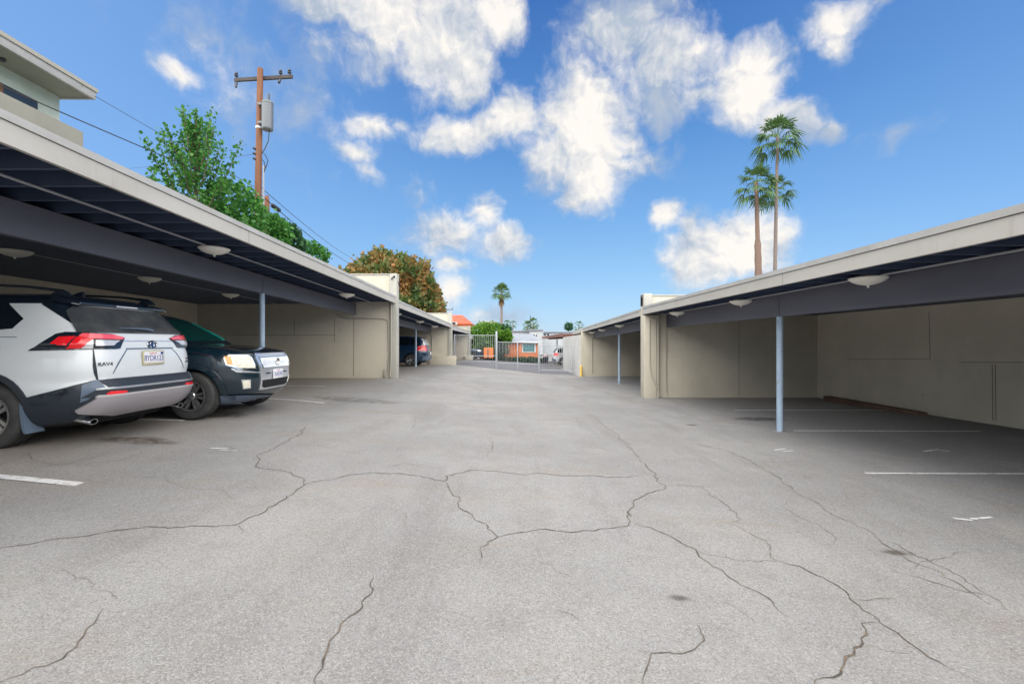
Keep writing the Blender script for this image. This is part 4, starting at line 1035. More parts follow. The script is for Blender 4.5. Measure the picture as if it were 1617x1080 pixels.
# grille: chrome surround, upright bars on a mesh ground
gs = d('grille_surround', [(-.50,.90),(-.47,.965),(.47,.965),(.50,.90),(.46,.74),(.42,.40),(-.42,.40),(-.46,.74)], 'front', M['satin_chrome'], .022)[0]
gm_ = d('grille_back', [(-.445,.915),(.445,.915),(.41,.745),(-.41,.745)], 'front', M['clad_light'], .027, parent=gs)[0]
nb = 30
for kk in range(nb):
    y = -.435+.87*(kk+.5)/nb; ins = (abs(y)/.445)
    zl, zh = .75 if abs(y) < .405 else .75+(abs(y)-.405)*4, .912
    p0, n0 = w2.front(y, zh); p1, n1_ = w2.front(y, zl)
    b = MB(); b.tube([p1+Vector((.034,0,0)), p0+Vector((.034,0,0))], .0068, 6); b.build('grille_bar', M['satin_chrome'], gs)
for kk in range(6):
    z_ = .765+.026*kk; pts = []
    for q in range(13):
        y = -.42+.84*q/12; p, _ = w2.front(y, z_); pts.append(p+Vector((.030,0,0)))
    b = MB(); b.tube(pts, .0022, 5); b.build('grille_mesh', M['clad'], gm_)
d('hood_chrome', [(-.47,.985),(.47,.985),(.47,.968),(-.47,.968)], 'front', M['chrome'], .030, parent=gs)
for (a, c) in ((-.33,-.20),(.20,.33)): d('grille_slot', [(a,.665),(c,.665),(c,.645),(a,.645)], 'front', M['under'], .026, parent=gs)
d('lower_grille', [(-.41,.555),(.41,.555),(.385,.455),(.33,.43),(-.33,.43),(-.385,.455)], 'front', M['under'], .028)
Mt = Matrix.Translation(w2.front(0,.835)[0]+Vector((.048,0,0))) @ frame(0,0,0,True)
em = empty('emblem', (0,0,0)); em.parent = w2.rt
ring(.058,.058,.0065,Mt,M['chrome'],em); b = MB()
for dx in (-.022, .004, .028): b.tube([Mt @ Vector((dx-.01,-.045 if abs(dx) < .02 else -.035,0)), Mt @ Vector((dx+.004,0,0)), Mt @ Vector((dx-.008,.045 if abs(dx) < .02 else .035,0))], .006, 6)
b.build('emblem_strokes', M['chrome'], em)
b = MB(); b.lathe([(0,-.008),(.055,-.008),(.055,-.002),(0,-.002)], 28, Mt); b.build('emblem_back', M['clad'], em)
x_ = w2.front(0,.63)[0].x+.05
b = MB(); b.box((x_,-.155,.555),(x_-.012,.155,.71), .004); pl_ = b.build('number_plate', M['plate_w'], w2.rt)
text('plate_text', '7LBC842', .072, frame(x_+.0005, 0, .628, True) @ Matrix.Diagonal((1,1.2,1,1)), M['blue_ink'], pl_, .0008)
text('plate_text', 'California', .026, frame(x_+.0005, 0, .688, True), M['red_ink'], pl_, .0008, shear=.3)
fl = d('fog_lamp', [(381,599.6),(395.4,599.2),(395.6,612.6),(383.4,614.2)], 'eye', M['satin_chrome'], .012, mirror=True)
for i, h_ in enumerate(fl):
    res = d('lens', [(382.8,601.2),(394,600.8),(394.2,611.4),(384.6,612.6)], 'eye', M['hazy_lamp'], .018, parent=h_, mirror=True); bpy.data.objects.remove(res[1-i])
d('bonnet_seam', [(325,546.2),(368,549.6),(398,557.2),(397.4,558.2),(367.6,550.7),(325,547.2)], 'eye', M['under'], .0015, mirror=True, step=2)
d('bumper_crease', [(366,581.5),(376,586),(410,587.6),(410,588.8),(374,587.8),(365,583)], 'eye', M['satin_chrome'], .006, mirror=True, step=2)
for x in (-1.24, 1.36): d('wheel_flare', arc(x, .36, .403, .485, 0, 180), 'side', M['teal_black'], .024)
d('front_lip', [(348,624),(352,629),(370,633),(400,632),(430,628),(447,621),(447,625),(430,633),(400,637.5),(370,638),(350,637)], 'eye', M['clad_light'], .02)
for sg in (-1,):
    b = MB(); b.box((.78,sg*.87,1.16),(.93,sg*1.06,1.32), .035); b.build('door_mirror', M['teal_black'], w2.rt)
b = MB(); b.box((-1.9,-.55,.20),(1.85,.55,.34), .03); b.build('underbody', M['under'], w2.rt)

# --- cars farther off: same body kinds, simple fittings
def plain_car(x, y, rz, label, m, rows=rowsB, glass='glass_car', cat='suv', sc_=1.0, group=GV):
    w = Car('parked_car', x, y, gz(x, y), rz, label, cat, group)
    w.body(rows, ((-1.24,.36),(1.36,.36)), .405, m, m, M['under'], 1.64, .26)
    for xx in (-1.24, 1.36):
        for sg in (1,-1): w.wheel(xx, sg*.775, .35, .355, M['tyre'], M['rim'], M['rim_dark'], rr=.225)
    dd = w.decal
    dd('windscreen', [(-.75,1.175),(.75,1.175),(.64,1.575),(-.64,1.575)], 'front', M[glass], .004)
    dd('side_window', [(-1.75,1.20),(-1.22,1.20),(-1.22,1.55),(-1.65,1.54)], 'side', M[glass], .004)
    dd('side_window', [(-1.15,1.20),(-.25,1.20),(-.25,1.57),(-1.15,1.57)], 'side', M[glass], .004)
    dd('side_window', [(-.18,1.20),(.88,1.20),(.55,1.42),(.28,1.54),(-.18,1.57)], 'side', M[glass], .004)
    dd('rear_window', [(-.70,1.20),(.70,1.20),(.62,1.56),(-.62,1.56)], 'rear', M['clear_lamp'] if m is M['navy'] else M[glass], .004)
    dd('tail_lamp', [(.58,.88),(.87,.88),(.82,1.16),(.62,1.16)], 'rear', M['red_lamp'], .012, mirror=True)
    dd('headlamp', [(.52,.78),(.80,.80),(.80,.93),(.55,.93)], 'front', M['clear_lamp'], .012, mirror=True)
    dd('grille', [(-.45,.62),(.45,.62),(.45,.92),(-.45,.92)], 'front', M['clad'], .012)
    dd('bumper', [(-.8,.36),(.8,.36),(.8,.58),(-.8,.58)], 'rear', M['clad_light'], .03)
    b = MB(); b.box((-2.19,-.16,.66),(-2.17,.16,.80), .003); b.build('number_plate', M['plate_w'], w.rt)
    return w
plain_car(-4.72-2.15, 26.2, math.pi, 'dark blue suv parked tail out in the second left carport', M['navy'])
plain_car(-2.95-2.2, 45.5, 0, 'dark blue car nose out beyond the left bar fence', M['navy'], cat='car')
plain_car(4.02+2.15, 45.2, math.pi*0, 'white car with red tail lamp under the brown roofed carport', M['pearl'], cat='car')

# ------------------------------------------------------------------ tan building with deep eave, upper left
bl = empty('apartment_building', (-17.6, 16, gz(-17,16)), 0, 'pale green building with a deep flat eave and tan balcony, upper left', 'building'); off = Vector(bl.location)
b = MB(); b.box(Vector((-30,-12,-.5))-off, Vector((-17.2,17.3,ZC+9.3))-off); b.build('wall', M['green_wall'], bl)
rf = MB(); rf.box(Vector((-31,-14,ZC+9.305))-off, Vector((-16.05,17.35,ZC+9.42))-off); rfo = rf.build('roof', M['soffit'], bl)
b = MB(); b.box(Vector((-16.05,-14,ZC+9.27))-off, Vector((-15.95,17.45,ZC+9.64))-off, .01); b.build('eave_fascia', M['flashing'], bl)
b = MB(); b.box(Vector((-31,17.352,ZC+9.27))-off, Vector((-16.055,17.45,ZC+9.42))-off, .01); b.build('eave_fascia', M['flashing'], bl)
b = MB(); b.box(Vector((-31,-14,ZC+9.425))-off, Vector((-16.06,17.35,ZC+9.60))-off); b.build('roof_covering', M['grey_roof'], rfo)
b = MB(); b.box(Vector((-16.02,-14,ZC+9.55))-off, Vector((-15.90,17.50,ZC+9.69))-off); b.build('drip_edge', M['pipe'], bl)
b = MB(); b.lathe([(0,0),(.09,0),(.10,-.05),(.07,-.10),(0,-.11)], 20, Matrix.Translation(Vector((-16.75,14.95,ZC+9.305))-off)); b.build('soffit_lamp', M['badge'], bl)
wz0, wz1 = ZC+6.9, ZC+8.85
wf = MB(); wf.box(Vector((-17.20,9,wz0))-off, Vector((-17.14,16.45,wz1-.16))-off); wf = wf.build('window', M['badge'], bl)
b = MB(); b.box(Vector((-17.145,9.1,wz0+.1))-off, Vector((-17.13,16.3,wz1-.28))-off); b.build('pane', M['glass_dark'], wf)
b = MB(); b.box(Vector((-17.135,9.1,wz1-.62))-off, Vector((-17.10,15.3,wz1-.21))-off)
b.build('blind', varied('brown_blind', (.20,.10,.06), (.12,.06,.04), 6, .8, 0, 0, stretch=(1,8,1)), wf)
b = MB(); b.box(Vector((-12.2,-10,ZC+4.3))-off, Vector((-12.0,12.75,ZC+5.87))-off, .02); b.build('balcony_parapet', M['grey_stucco'], bl)
b = MB(); b.box(Vector((-17.2,12.55,ZC+4.3))-off, Vector((-12.205,12.75,ZC+5.815))-off, .02); b.build('balcony_parapet', M['grey_stucco'], bl)
b = MB(); b.box(Vector((-17.2,-10,ZC+4.2))-off, Vector((-12.02,12.74,ZC+4.295))-off); b.build('balcony_floor', M['soffit'], bl)

# ------------------------------------------------------------------ utility pole, transformer, wires
M['pole'] = varied('weathered_pole', (.26, .115, .062), (.17, .08, .05), 3, .85, 30, .4, .01, stretch=(3,3,.25))
M['arm'] = varied('weathered_crossarm', (.085, .075, .075), (.05, .045, .045), 3, .85, 30, .3)
M['can'] = principled('transformer_grey', (.15, .17, .19), .4, .2)[0]
base = P(404.5, 560, 20); base.z = gz(base.x, 20); topp = P(411, 109, 20)
up = empty('utility_pole', base, 0, 'tall reddish wooden utility pole with dark crossarm and grey transformer', 'utility pole'); off = Vector(up.location)
pp = lambda v: Vector((P(411-(v-109)*(4/233), v, 20).x, 20, P(411, v, 20).z))
b = MB(); b.tube([base-off, pp(342)-off, topp-off], [.17,.145,.12], 14); b.build('pole', M['pole'], up)
b = MB(); a, c = P(370.5, 127, 20.18), P(462, 121.5, 20.18); b.hexa([x-off for x in (a+Vector((0,-.05,-.07)), c+Vector((0,-.05,-.07)), c+Vector((0,.05,-.07)), a+Vector((0,.05,-.07)), a+Vector((0,-.05,.07)), c+Vector((0,-.05,.07)), c+Vector((0,.05,.07)), a+Vector((0,.05,.07)))]); ar = b.build('crossarm', M['arm'], up)
for (u, v) in ((373,124), (443,120), (457,119)):
    q = P(u, v, 20.18); b = MB(); b.lathe([(.02,0),(.03,.05),(.075,.08),(.085,.13),(.04,.16),(.07,.19),(.06,.25),(.03,.28),(0,.29)], 14, Matrix.Translation(q-off)); b.build('insulator', M['badge'], ar)
q = P(442, 127, 20.1); b = MB(); b.tube([q-off, q+Vector((.02,-.12,-.18))-off], [.06,.05], 10); b.build('cutout_fuse', M['badge'], ar)
q = P(373, 131, 20.1); b = MB(); b.tube([q-off, q+Vector((0,-.02,-.22))-off], [.07,.05], 10); b.build('cutout_fuse', M['badge'], ar)
ctr = P(422.5, 206, 19.8); b = MB(); b.lathe([(0,0),(.20,.0),(.225,.03),(.23,.08),(.23,1.12),(.24,1.13),(.24,1.19),(.20,1.24),(.08,1.27),(0,1.27)], 28, Matrix.Translation(ctr-off)); tr_ = b.build('transformer', M['can'], up)
b = MB(); q = ctr+Vector((.05,0,1.26)); b.lathe([(.035,0),(.05,.06),(.035,.1),(.05,.16),(.035,.2),(.045,.26),(.02,.34),(0,.35)], 12, Matrix.Translation(q-off)); b.build('bushing', M['badge'], tr_)
b = MB(); q = ctr+Vector((-.30,0,.12))
for dz in (.15, .95): b.box(q+Vector((-.1,-.08,dz))-off, q+Vector((.16,.08,dz+.1))-off, .01)
b.build('mounting_bracket', M['can'], tr_)
b = MB(); b.tube([pp(200)+Vector((0,0,-.02))-off, pp(204)-off], .15, 16); b.build('pole_band', M['white_frame'], up)
b = MB(); b.tube([P(416,305,19.85)-off, P(416.5,262,19.85)-off], .035, 8); b.tube([P(416,345,19.85)-off, P(416,300,19.85)-off], .045, 8); b.build('riser_conduit', M['pipe_grey'], up)
b = MB()
for pts in (((413,240),(419,245),(423,254),(421,262),(417,270)), ((412,250),(417,256),(419,266),(416,276)), ((425,207),(424,222),(418,236),(413,243)), ((412,272),(417,270),(416,290))): b.tube([P(u, v, 19.85)-off for u, v in pts], .018, 6)
b.build('service_cable', M['black_metal'], up)
b = MB()
for v in (236, 244, 252): b.tube([P(404,v,19.9)-off, P(400,v-2,19.9)-off], .05, 8)
b.build('secondary_rack', M['black_metal'], up)
for (u0, v0, Y0, u1, v1, Y1, sag, r, lb) in (
   (-60,109,11, 409,309,20, .05, .016, 'thick black cable running from upper left down to the pole'),
   (148,151,17.4, 409,299,20, .03, .010, 'thin wire from the flat eave down to the utility pole'),
   (413,309,20, 552,416,48, .25, .020, 'lower black cable from the utility pole to the flowering tree'),
   (413,297,20, 556,408,48, .25, .014, 'upper black wire from the utility pole to the flowering tree'),
   (160,270,30, 402,244,20, .05, .007, 'faint thin wire crossing behind the green tree')):
    a, c = P(u0, v0, Y0), P(u1, v1, Y1); n = 20; b = MB()
    b.tube([a+(c-a)*k/n-Vector((0,0,4*sag*(k/n)*(1-k/n))) for k in range(n+1)], r, 6)
    o = b.build('power_line', M['black_metal'], None); tag(o, lb, 'power line', 'overhead wires at the left pole')
a, c = P(413,309,20), P(552,416,48)
t = .075; q = a+(c-a)*t-Vector((0,0,.07)); dr = (c-a).normalized(); b = MB(); b.tube([q-dr*.55, q-dr*.48, q+dr*.48, q+dr*.55], [.03,.11,.11,.03], 10)
tag(b.build('splice_case', M['black_metal'], None), 'small dark splice case on the lower cable right of the pole', 'cable splice')
base = P(421, 560, 24); base.z = gz(base.x, 24)
up = empty('utility_pole', base, 0, 'short reddish pole stub behind the tall utility pole', 'utility pole'); off = Vector(up.location)
b = MB(); b.tube([base-off, P(421.5,318,24)-off, P(421.5,309.5,24)-off], [.15,.125,.09], 12); b.build('pole', M['pole'], up)
for (u, vt, vb, Y, arms, lb) in ((664,412,560,62,((655,676.5,415),(655,676,424)), 'distant utility pole with two crossarms behind the flowering tree'),
                             (704,487,560,95,((692.5,715.5,489),), 'distant small utility pole above the second left end wall')):
    base = P(u, vb, Y); base.z = gz(base.x, Y); up = empty('utility_pole', base, 0, lb, 'utility pole'); off = Vector(up.location)
    b = MB(); b.tube([base-off, P(u, vt, Y)-off], [.18,.14], 10); b.build('pole', M['arm'], up)
    for (u0, u1, v) in arms:
        b = MB(); a, c = P(u0, v, Y), P(u1, v, Y); b.box(a+Vector((0,-.06,-.07))-off, c+Vector((0,.06,.07))-off)
        b.tube([c+Vector((-.15,0,0))-off, c+Vector((-.15,0,.45))-off], .05, 6); b.build('crossarm', M['arm'], up)

# ------------------------------------------------------------------ vegetation
def leaf_mat(name, cols, patch=None, tr=.35, rough=.55):
    m = bpy.data.materials.new(name); m.use_nodes = True; t = m.node_tree; b = t.nodes['Principled BSDF']; b.inputs['Roughness'].default_value = rough
    ge = nd(t, 'ShaderNodeNewGeometry'); rp = nd(t, 'ShaderNodeValToRGB'); t.links.new(ge.outputs['Random Per Island'], rp.inputs[0])
    e = rp.color_ramp.elements; e[0].color = (*cols[0], 1); e[1].color = (*cols[-1], 1)
    for i, c in enumerate(cols[1:-1]): q = e.new((i+1)/(len(cols)-1)); q.color = (*c, 1)
    col = rp.outputs[0]
    if patch:
        rp2 = nd(t, 'ShaderNodeValToRGB'); t.links.new(ge.outputs['Random Per Island'], rp2.inputs[0]); e = rp2.color_ramp.elements
        e[0].color = (*patch[0], 1); e[1].color = (*patch[1], 1)
        f = sstep(t, tnoise(t, .75, 4, .65, ge.outputs['Position']), .42, .58)
        col = mixc(t, f, col, rp2.outputs[0])
    t.links.new(col, b.inputs['Base Color'])
    tl = nd(t, 'ShaderNodeBsdfTranslucent'); t.links.new(col, tl.inputs[0]); mx = nd(t, 'ShaderNodeMixShader'); mx.inputs[0].default_value = tr
    o_ = [x for x in t.nodes if x.type == 'OUTPUT_MATERIAL'][0]; t.links.new(b.outputs[0], mx.inputs[1]); t.links.new(tl.outputs[0], mx.inputs[2]); t.links.new(mx.outputs[0], o_.inputs[0])
    return m
M['leaf_green'] = leaf_mat('broadleaf_green', [(.035,.15,.025),(.06,.22,.035),(.11,.31,.05),(.045,.17,.04)])
M['leaf_flower'] = leaf_mat('flowering_leaves', [(.07,.14,.03),(.13,.20,.05),(.05,.12,.045),(.17,.19,.06)], [(.42,.20,.07),(.26,.20,.07)])
M['leaf_bright'] = leaf_mat('bright_leaves', [(.10,.25,.02),(.17,.34,.04),(.06,.17,.03)])
M['leaf_dark'] = leaf_mat('dark_leaves', [(.02,.08,.05),(.05,.14,.05),(.03,.11,.03)])
M['frond'] = leaf_mat('palm_frond', [(.05,.13,.04),(.10,.19,.05),(.06,.15,.05),(.14,.20,.06)], tr=.25)
M['frond_dead'] = leaf_mat('dry_frond', [(.30,.20,.10),(.22,.15,.08)], tr=.2)
M['bark'] = varied('bark', (.17,.12,.09), (.11,.08,.06), 6, .9, 30, .6, .02)
M['palm_trunk'] = varied('palm_trunk', (.24,.20,.18), (.16,.13,.115), 5, .9, 20, .6, .02, stretch=(1,1,3))
M['palm_trunk_red'] = varied('palm_trunk_red', (.21,.14,.11), (.15,.10,.08), 5, .9, 20, .6, .02, stretch=(1,1,3))
def leaves(P0, size, out=None, jit=.9, up=.3, aspect=.5):
    """P0 (n,3) leaf positions -> one mesh of small folded leaf quads"""
    n = len(P0); rs = np.random.RandomState(rng.randrange(1 << 30))
    d1 = rs.normal(size=(n,3)); 
    if out is not None: d1 = d1*jit + out*1.1
    d1[:,2] += up; d1 /= np.linalg.norm(d1, axis=1)[:,None]
    d2 = np.cross(d1, rs.normal(size=(n,3))); d2 /= np.linalg.norm(d2, axis=1)[:,None]
    L = size*(.6+.8*rs.rand(n))[:,None]; Wd = L*aspect
    a = P0; b = P0 + d1*L*.5 + d2*Wd; c = P0 + d1*L; e_ = P0 + d1*L*.5 - d2*Wd
    V = np.stack([a, b, c, e_], 1).reshape(-1, 3)
    return V
def leaf_mesh(name, V, m, parent):
    n = len(V)//4; me = bpy.data.meshes.new(name); me.vertices.add(len(V)); me.vertices.foreach_set('co', V.astype(np.float32).ravel())
    me.loops.add(4*n); me.loops.foreach_set('vertex_index', np.arange(4*n, dtype=np.int32)); me.polygons.add(n)
    me.polygons.foreach_set('loop_start', np.arange(0, 4*n, 4, dtype=np.int32)); me.update(calc_edges=True); me.validate()
    return link(name, me, m, parent)
def branch(b, p, d, L, r, depth, tips, spread=.55, upb=.25, kids=3):
    q = [p]; n = 4; dd = d.copy()
    for i in range(n):
        dd = (dd + Vector([rng.uniform(-1,1) for _ in range(3)])*.13 + Vector((0,0,upb*.15))).normalized(); q.append(q[-1]+dd*L/n)
    b.tube(q, [r*(1-.6*i/n) for i in range(n+1)], 6)
    if depth == 0: tips.append(q); return
    for k in range(kids):
        a = q[2+(k % 3)]; nd_ = (dd + Vector([rng.uniform(-1,1) for _ in range(3)]).normalized()*spread*1.3 + Vector((0,0,upb))).normalized()
        branch(b, a, nd_, L*.66, r*.5, depth-1, tips, spread, upb, kids)
    tips.append(q)
def tree_upright(pos, h, w, label, leaf='leaf_green', size=.15, group=None):
    """leader with steep side branches; leaf clusters strung along them, sky between"""
    t = empty('tree', pos, 0, label, 'tree', group); b = MB(); b.tube([Vector((0,0,-.1)), Vector((.05,0,h*.4)), Vector((0,.05,h*.75)), Vector((-.1,0,h))], [.16,.11,.06,.015], 8)
    pts = []; outs = []
    nb_ = 56
    for k in range(nb_):
        f = (k+.5)/nb_; z0 = h*(.30+.66*f); az_ = k*2.399+rng.uniform(-.4,.4); reach = w*(1-f)**.9*(.45+.6*rng.random())+.18
        rise = (.8+.9*rng.random())*(.6+f)*reach+.3
        p0 = Vector((0,0,z0)); p1 = p0+Vector((math.cos(az_)*reach*.55, math.sin(az_)*reach*.55, rise*.35)); p2 = p0+Vector((math.cos(az_)*reach, math.sin(az_)*reach, rise))
        b.tube([p0,p1,p2], [.03,.02,.006], 5)
        n_ = int(7+reach*10)
        for i in range(n_):
            s_ = .25+.75*i/n_; c = (p0*(1-s_)**2+p1*2*s_*(1-s_)+p2*s_**2)
            cl = .07+.10*rng.random()
            for _ in range(8): pts.append(c+Vector([rng.gauss(0,1) for _ in range(3)])*cl*.62); outs.append((p2-p0).normalized())
    for i in range(18):
        z0 = h*(.72+.28*i/18)
        for _ in range(8): pts.append(Vector((rng.gauss(0,.09), rng.gauss(0,.09), z0))); outs.append(Vector((0,0,1)))
    b.build('trunk', M['bark'], t); leaf_mesh('crown', leaves(np.array(pts), size, np.array(outs), 1.0, .2), M[leaf], t); return t
def tree_dense(pos, lobes, label, leaf, size, n, trunk_h, group=None, kind='tree', aspect=.5, r0=.2):
    """lobes: (x,y,z,rx,ry,rz) relative to pos"""
    t = empty(kind, pos, 0, label, kind.replace('_', ' '), group)
    rs = np.random.RandomState(rng.randrange(1 << 30)); vol = [l[3]*l[4]+l[3]*l[5] for l in lobes]; tot = sum(vol); PP = []; OO = []
    for l, v in zip(lobes, vol):
        k = int(n*v/tot); u_ = rs.normal(size=(k,3)); u_ /= np.linalg.norm(u_, axis=1)[:,None]
        # clumps: the surface swells and sinks
        bumpv = np.array([mnoise.noise(Vector(x*2.6)+Vector((l[0],l[1],l[2]))) for x in u_]); b2 = np.array([mnoise.noise(Vector(x*6.5)+Vector((l[0],l[1],l[2]))) for x in u_])
        rad = (1+.30*bumpv+.20*b2)*(1-.30*rs.rand(k)**2.2)
        PP.append(u_*rad[:,None]*np.array(l[3:6])+np.array(l[:3])); OO.append(u_)
    PP = np.concatenate(PP); OO = np.concatenate(OO); PP += rs.normal(size=PP.shape)*size*.4
    leaf_mesh('crown', leaves(PP, size, OO, .8, .25, aspect), M[leaf], t)
    b = MB(); zc = lobes[0][2]; b.tube([Vector((0,0,-.2)), Vector((.05,.02,trunk_h*.5)), Vector((lobes[0][0]*.5, lobes[0][1]*.5, trunk_h))], [r0,r0*.8,r0*.6], 10)
    for l in lobes: b.tube([Vector((0,0,trunk_h*.75)), Vector((l[0]*.6,l[1]*.6,(trunk_h+l[2])*.5)), Vector(l[:3])], [r0*.5,r0*.3,r0*.12], 6)
    b.build('trunk', M['bark'], t); return t
def palm(u, vc, Y, crown_r, label, nf=34, trunk='palm_trunk', r=.22, lean=0, skirt=0, ubase=None, group=None, bulge=False, full=1.0):
    top = P(u, vc, Y); ub = ubase if ubase is not None else u
    base = P(ub, 540, Y); base.z = gz(base.x, Y); h = top.z-base.z
    t = empty('palm_tree', base, 0, label, 'palm tree', group); tp = top-base
    b = MB(); n = 26; pts = []; rr = []
    for k in range(n+1):
        f = k/n; pts.append(Vector((tp.x*f**1.3, 0, h*f))); q_ = r*(1.25-.5*f)*(1+.05*(k % 2))
        if bulge and .48 < f < .66: q_ *= 1.35+.1*(k % 2)
        rr.append(q_)
    b.tube(pts, rr, 14); b.build('trunk', M[trunk], t)
    V = []; rs = random.Random(int(u*13+vc))
    def fan(b_, d, pet, fl, droop, VV):
        """petiole then a pleated fan of narrow leaflets"""
        side = d.cross(Vector((0,0,1)));  side = side.normalized() if side.length > .01 else Vector((1,0,0))
        p1 = b_+d*pet*.55; p2 = b_+d*pet+Vector((0,0,-.12*pet*droop))
        for a, c in ((b_,p1),(p1,p2)):
            s_ = side*.025; VV += [a-s_, a+s_, c+s_, c-s_]
        nrm = side.cross(d).normalized()
        for k in range(15):
            a_ = R(-82+164*k/14)*.95; dd = (d*math.cos(a_)+side*math.sin(a_)+nrm*.10*math.sin(k*2.3)).normalized()
            L = fl*(1-.22*abs(a_)/1.4)*(.88+.22*rs.random()); w_ = side*math.cos(a_)*.055*fl-d*math.sin(a_)*.055*fl
            m1 = p2+dd*L*.55+Vector((0,0,-.07*L*droop)); m2 = p2+dd*L+Vector((0,0,-(.34+.2*rs.random())*L*droop))
            VV += [p2-w_*.25, p2+w_*.25, m1+w_, m1-w_]; VV += [m1-w_, m1+w_, m2+w_*.12, m2-w_*.12]
    live, dead = [], []
    for k in range(nf):
        f = (k+.5)/nf; el_ = R(82-118*f*full)+rs.uniform(-.12,.12); az_ = k*2.399+rs.uniform(-.3,.3)
        d = Vector((math.cos(az_)*math.cos(el_), math.sin(az_)*math.cos(el_), math.sin(el_)))
        pet = crown_r*(.38+.14*rs.random())*1.12; fan(tp+Vector((0,0,-.35*f*crown_r*.6)), d, pet, crown_r*(.44+.12*rs.random()), .6+1.1*f, live)
    for k in range(skirt):
        az_ = k*2.399; el_ = R(-50-25*rs.random()); d = Vector((math.cos(az_)*math.cos(el_), math.sin(az_)*math.cos(el_), math.sin(el_)))
        fan(tp+Vector((0,0,-.25*crown_r-.45*crown_r*rs.random())), d, crown_r*.16, crown_r*.30, 1.4, dead)
    leaf_mesh('crown', np.array([tuple(v) for v in live]), M['frond'], t)
    if dead: leaf_mesh('dead_fronds', np.array([tuple(v) for v in dead]), M['frond_dead'], t)
    return t
def foot(u, Y): p = P(u, 540, Y); p.z = gz(p.x, Y); return p
# green tree behind the long left carport
f1_ = foot(308, 17.5)
tree_upright(f1_, P(308, 197, 17.5).z-f1_.z, 2.75, 'spiky bright green tree rising behind the long left carport', size=.115)
def bush(u, v, Y, ru, rv, label, leaf, size=.15, n=2600, kind='shrub', group=None, extra=()):
    b0 = foot(u, Y); zc = P(u, v, Y).z-b0.z; s_ = Y/F; rx, rz = ru*s_, rv*s_
    lobes = [(0,0,zc,rx,rx*.8,rz)] + [((uu-u)*s_, 0, zc+(v-vv)*s_, r1*s_, r1*s_*.8, r2*s_) for uu, vv, r1, r2 in extra]
    return tree_dense(b0, lobes, label, leaf, size, n, max(.3, zc*.7), group, kind, r0=.09)
bush(365, 330, 18.5, 40, 42, 'bushy green tree at the foot of the tall utility pole', 'leaf_green', .15, 2600, 'tree', extra=((340,345,30,25),(392,345,26,30)))
bush(420, 372, 20.5, 30, 32, 'green shrub top showing right of the utility pole', 'leaf_green', .17, 2200, group='shrubs behind the long left carport')
bush(455, 388, 22, 20, 30, 'dark green shrub top halfway to the flowering tree', 'leaf_dark', .17, 1500, group='shrubs behind the long left carport')
bush(490, 408, 24, 24, 22, 'thin shrub top nearest the flowering tree', 'leaf_green', .17, 1200, group='shrubs behind the long left carport')
# big rounded tree with orange seed clusters
b0 = foot(612, 38); s_ = 38/F
L_ = lambda u, v, ru, rv, dy=0: ((u-612)*s_, dy, P(u, v+9, 38).z-b0.z, ru*s_, ru*s_*.9, rv*s_)
tree_dense(b0, [L_(612,455,62,60), L_(660,470,36,38,-.8), L_(600,425,40,34,.5), L_(560,450,42,34,.4), L_(650,435,34,32,-.6), L_(678,485,22,30,-1), L_(545,480,30,40,.5), L_(640,490,40,40,-1.5)],
  'large rounded green and orange flowering tree behind the first left end wall', 'leaf_flower', .30, 21000, 4.0, r0=.3)
# palms
GP = 'tall fan palms beyond the right carport'
palm(1228, 214, 45, 2.55, 'tallest fan palm right of centre above the right roof', 32, r=.165, ubase=1222, group=GP)
palm(1194, 288, 44, 2.35, 'left fan palm of the tall group with a reddish lower trunk', 26, trunk='palm_trunk_red', r=.22, ubase=1200, group=GP, bulge=True)
palm(1226, 298, 46.5, 2.0, 'lower fan palm half hidden behind the tallest palm trunk', 23, r=.15, ubase=1223, group=GP)
palm(792, 461, 80, 2.15, 'lone fan palm with a brown skirt rising above the centre hedge', 34, r=.22, skirt=22, full=.8)
GD_ = 'small far palms on the skyline'
palm(801, 512, 190, 2.6, 'pale distant palm left of the mast', 16, r=.25, group=GD_)
palm(810, 511, 200, 2.2, 'second pale distant palm left of the mast', 14, r=.25, group=GD_)
palm(833, 514, 150, 2.3, 'distant palm just left of the thin mast', 22, r=.25, group=GD_)
palm(842, 510, 150, 2.5, 'distant palm just right of the thin mast', 22, r=.25, group=GD_)
palm(914, 514, 160, 2.4, 'faint distant palm above the right roof tip', 16, r=.25, group=GD_)
b0 = foot(898, 120); tree_dense(b0, [(0,0,P(898,516,120).z-b0.z,.95,.9,.85)], 'small round distant tree above the brown roof', 'leaf_dark', .3, 700, 5, r0=.15)
b = MB(); b0 = foot(837.5, 140); b.tube([b0, P(837.5,498,140)], [.2,.1], 8); tag(b.build('mast', M['arm'], None), 'thin far mast on the skyline above the orange house', 'mast')
# trees beyond the gate
b0 = foot(760, 47); s2 = 47/F
T2 = lambda u, v, ru, rv, dy=0: ((u-760)*s2, dy, P(u, v, 47).z-b0.z, ru*s2, ru*s2, rv*s2)
tree_dense(b0, [T2(762,527,20,15), T2(745,533,10,12), T2(776,524,15,13), T2(758,540,20,14)], 'bright green bushy tree behind the bar fence', 'leaf_bright', .20, 5200, 1.6, r0=.15)
b0 = foot(786, 49); s2 = 49/F
T3 = lambda u, v, ru, rv, dy=0: ((u-786)*s2, dy, P(u, v, 49).z-b0.z, ru*s2, ru*s2, rv*s2)
tree_dense(b0, [T3(783,540,20,24), T3(795,527,11,14), T3(775,553,17,14)], 'dark green leafy tree left of the orange house', 'leaf_dark', .20, 5200, 1.4, r0=.15)
b0 = foot(800, 47.5); s2 = 47.5/F
tree_dense(b0, [(0,0,P(800,532,47.5).z-b0.z,7*s2,7*s2,9*s2)], 'small yellow green shrub against the grey roof of the orange house', 'leaf_bright', .18, 1500, 1.2, None, 'shrub', r0=.07)

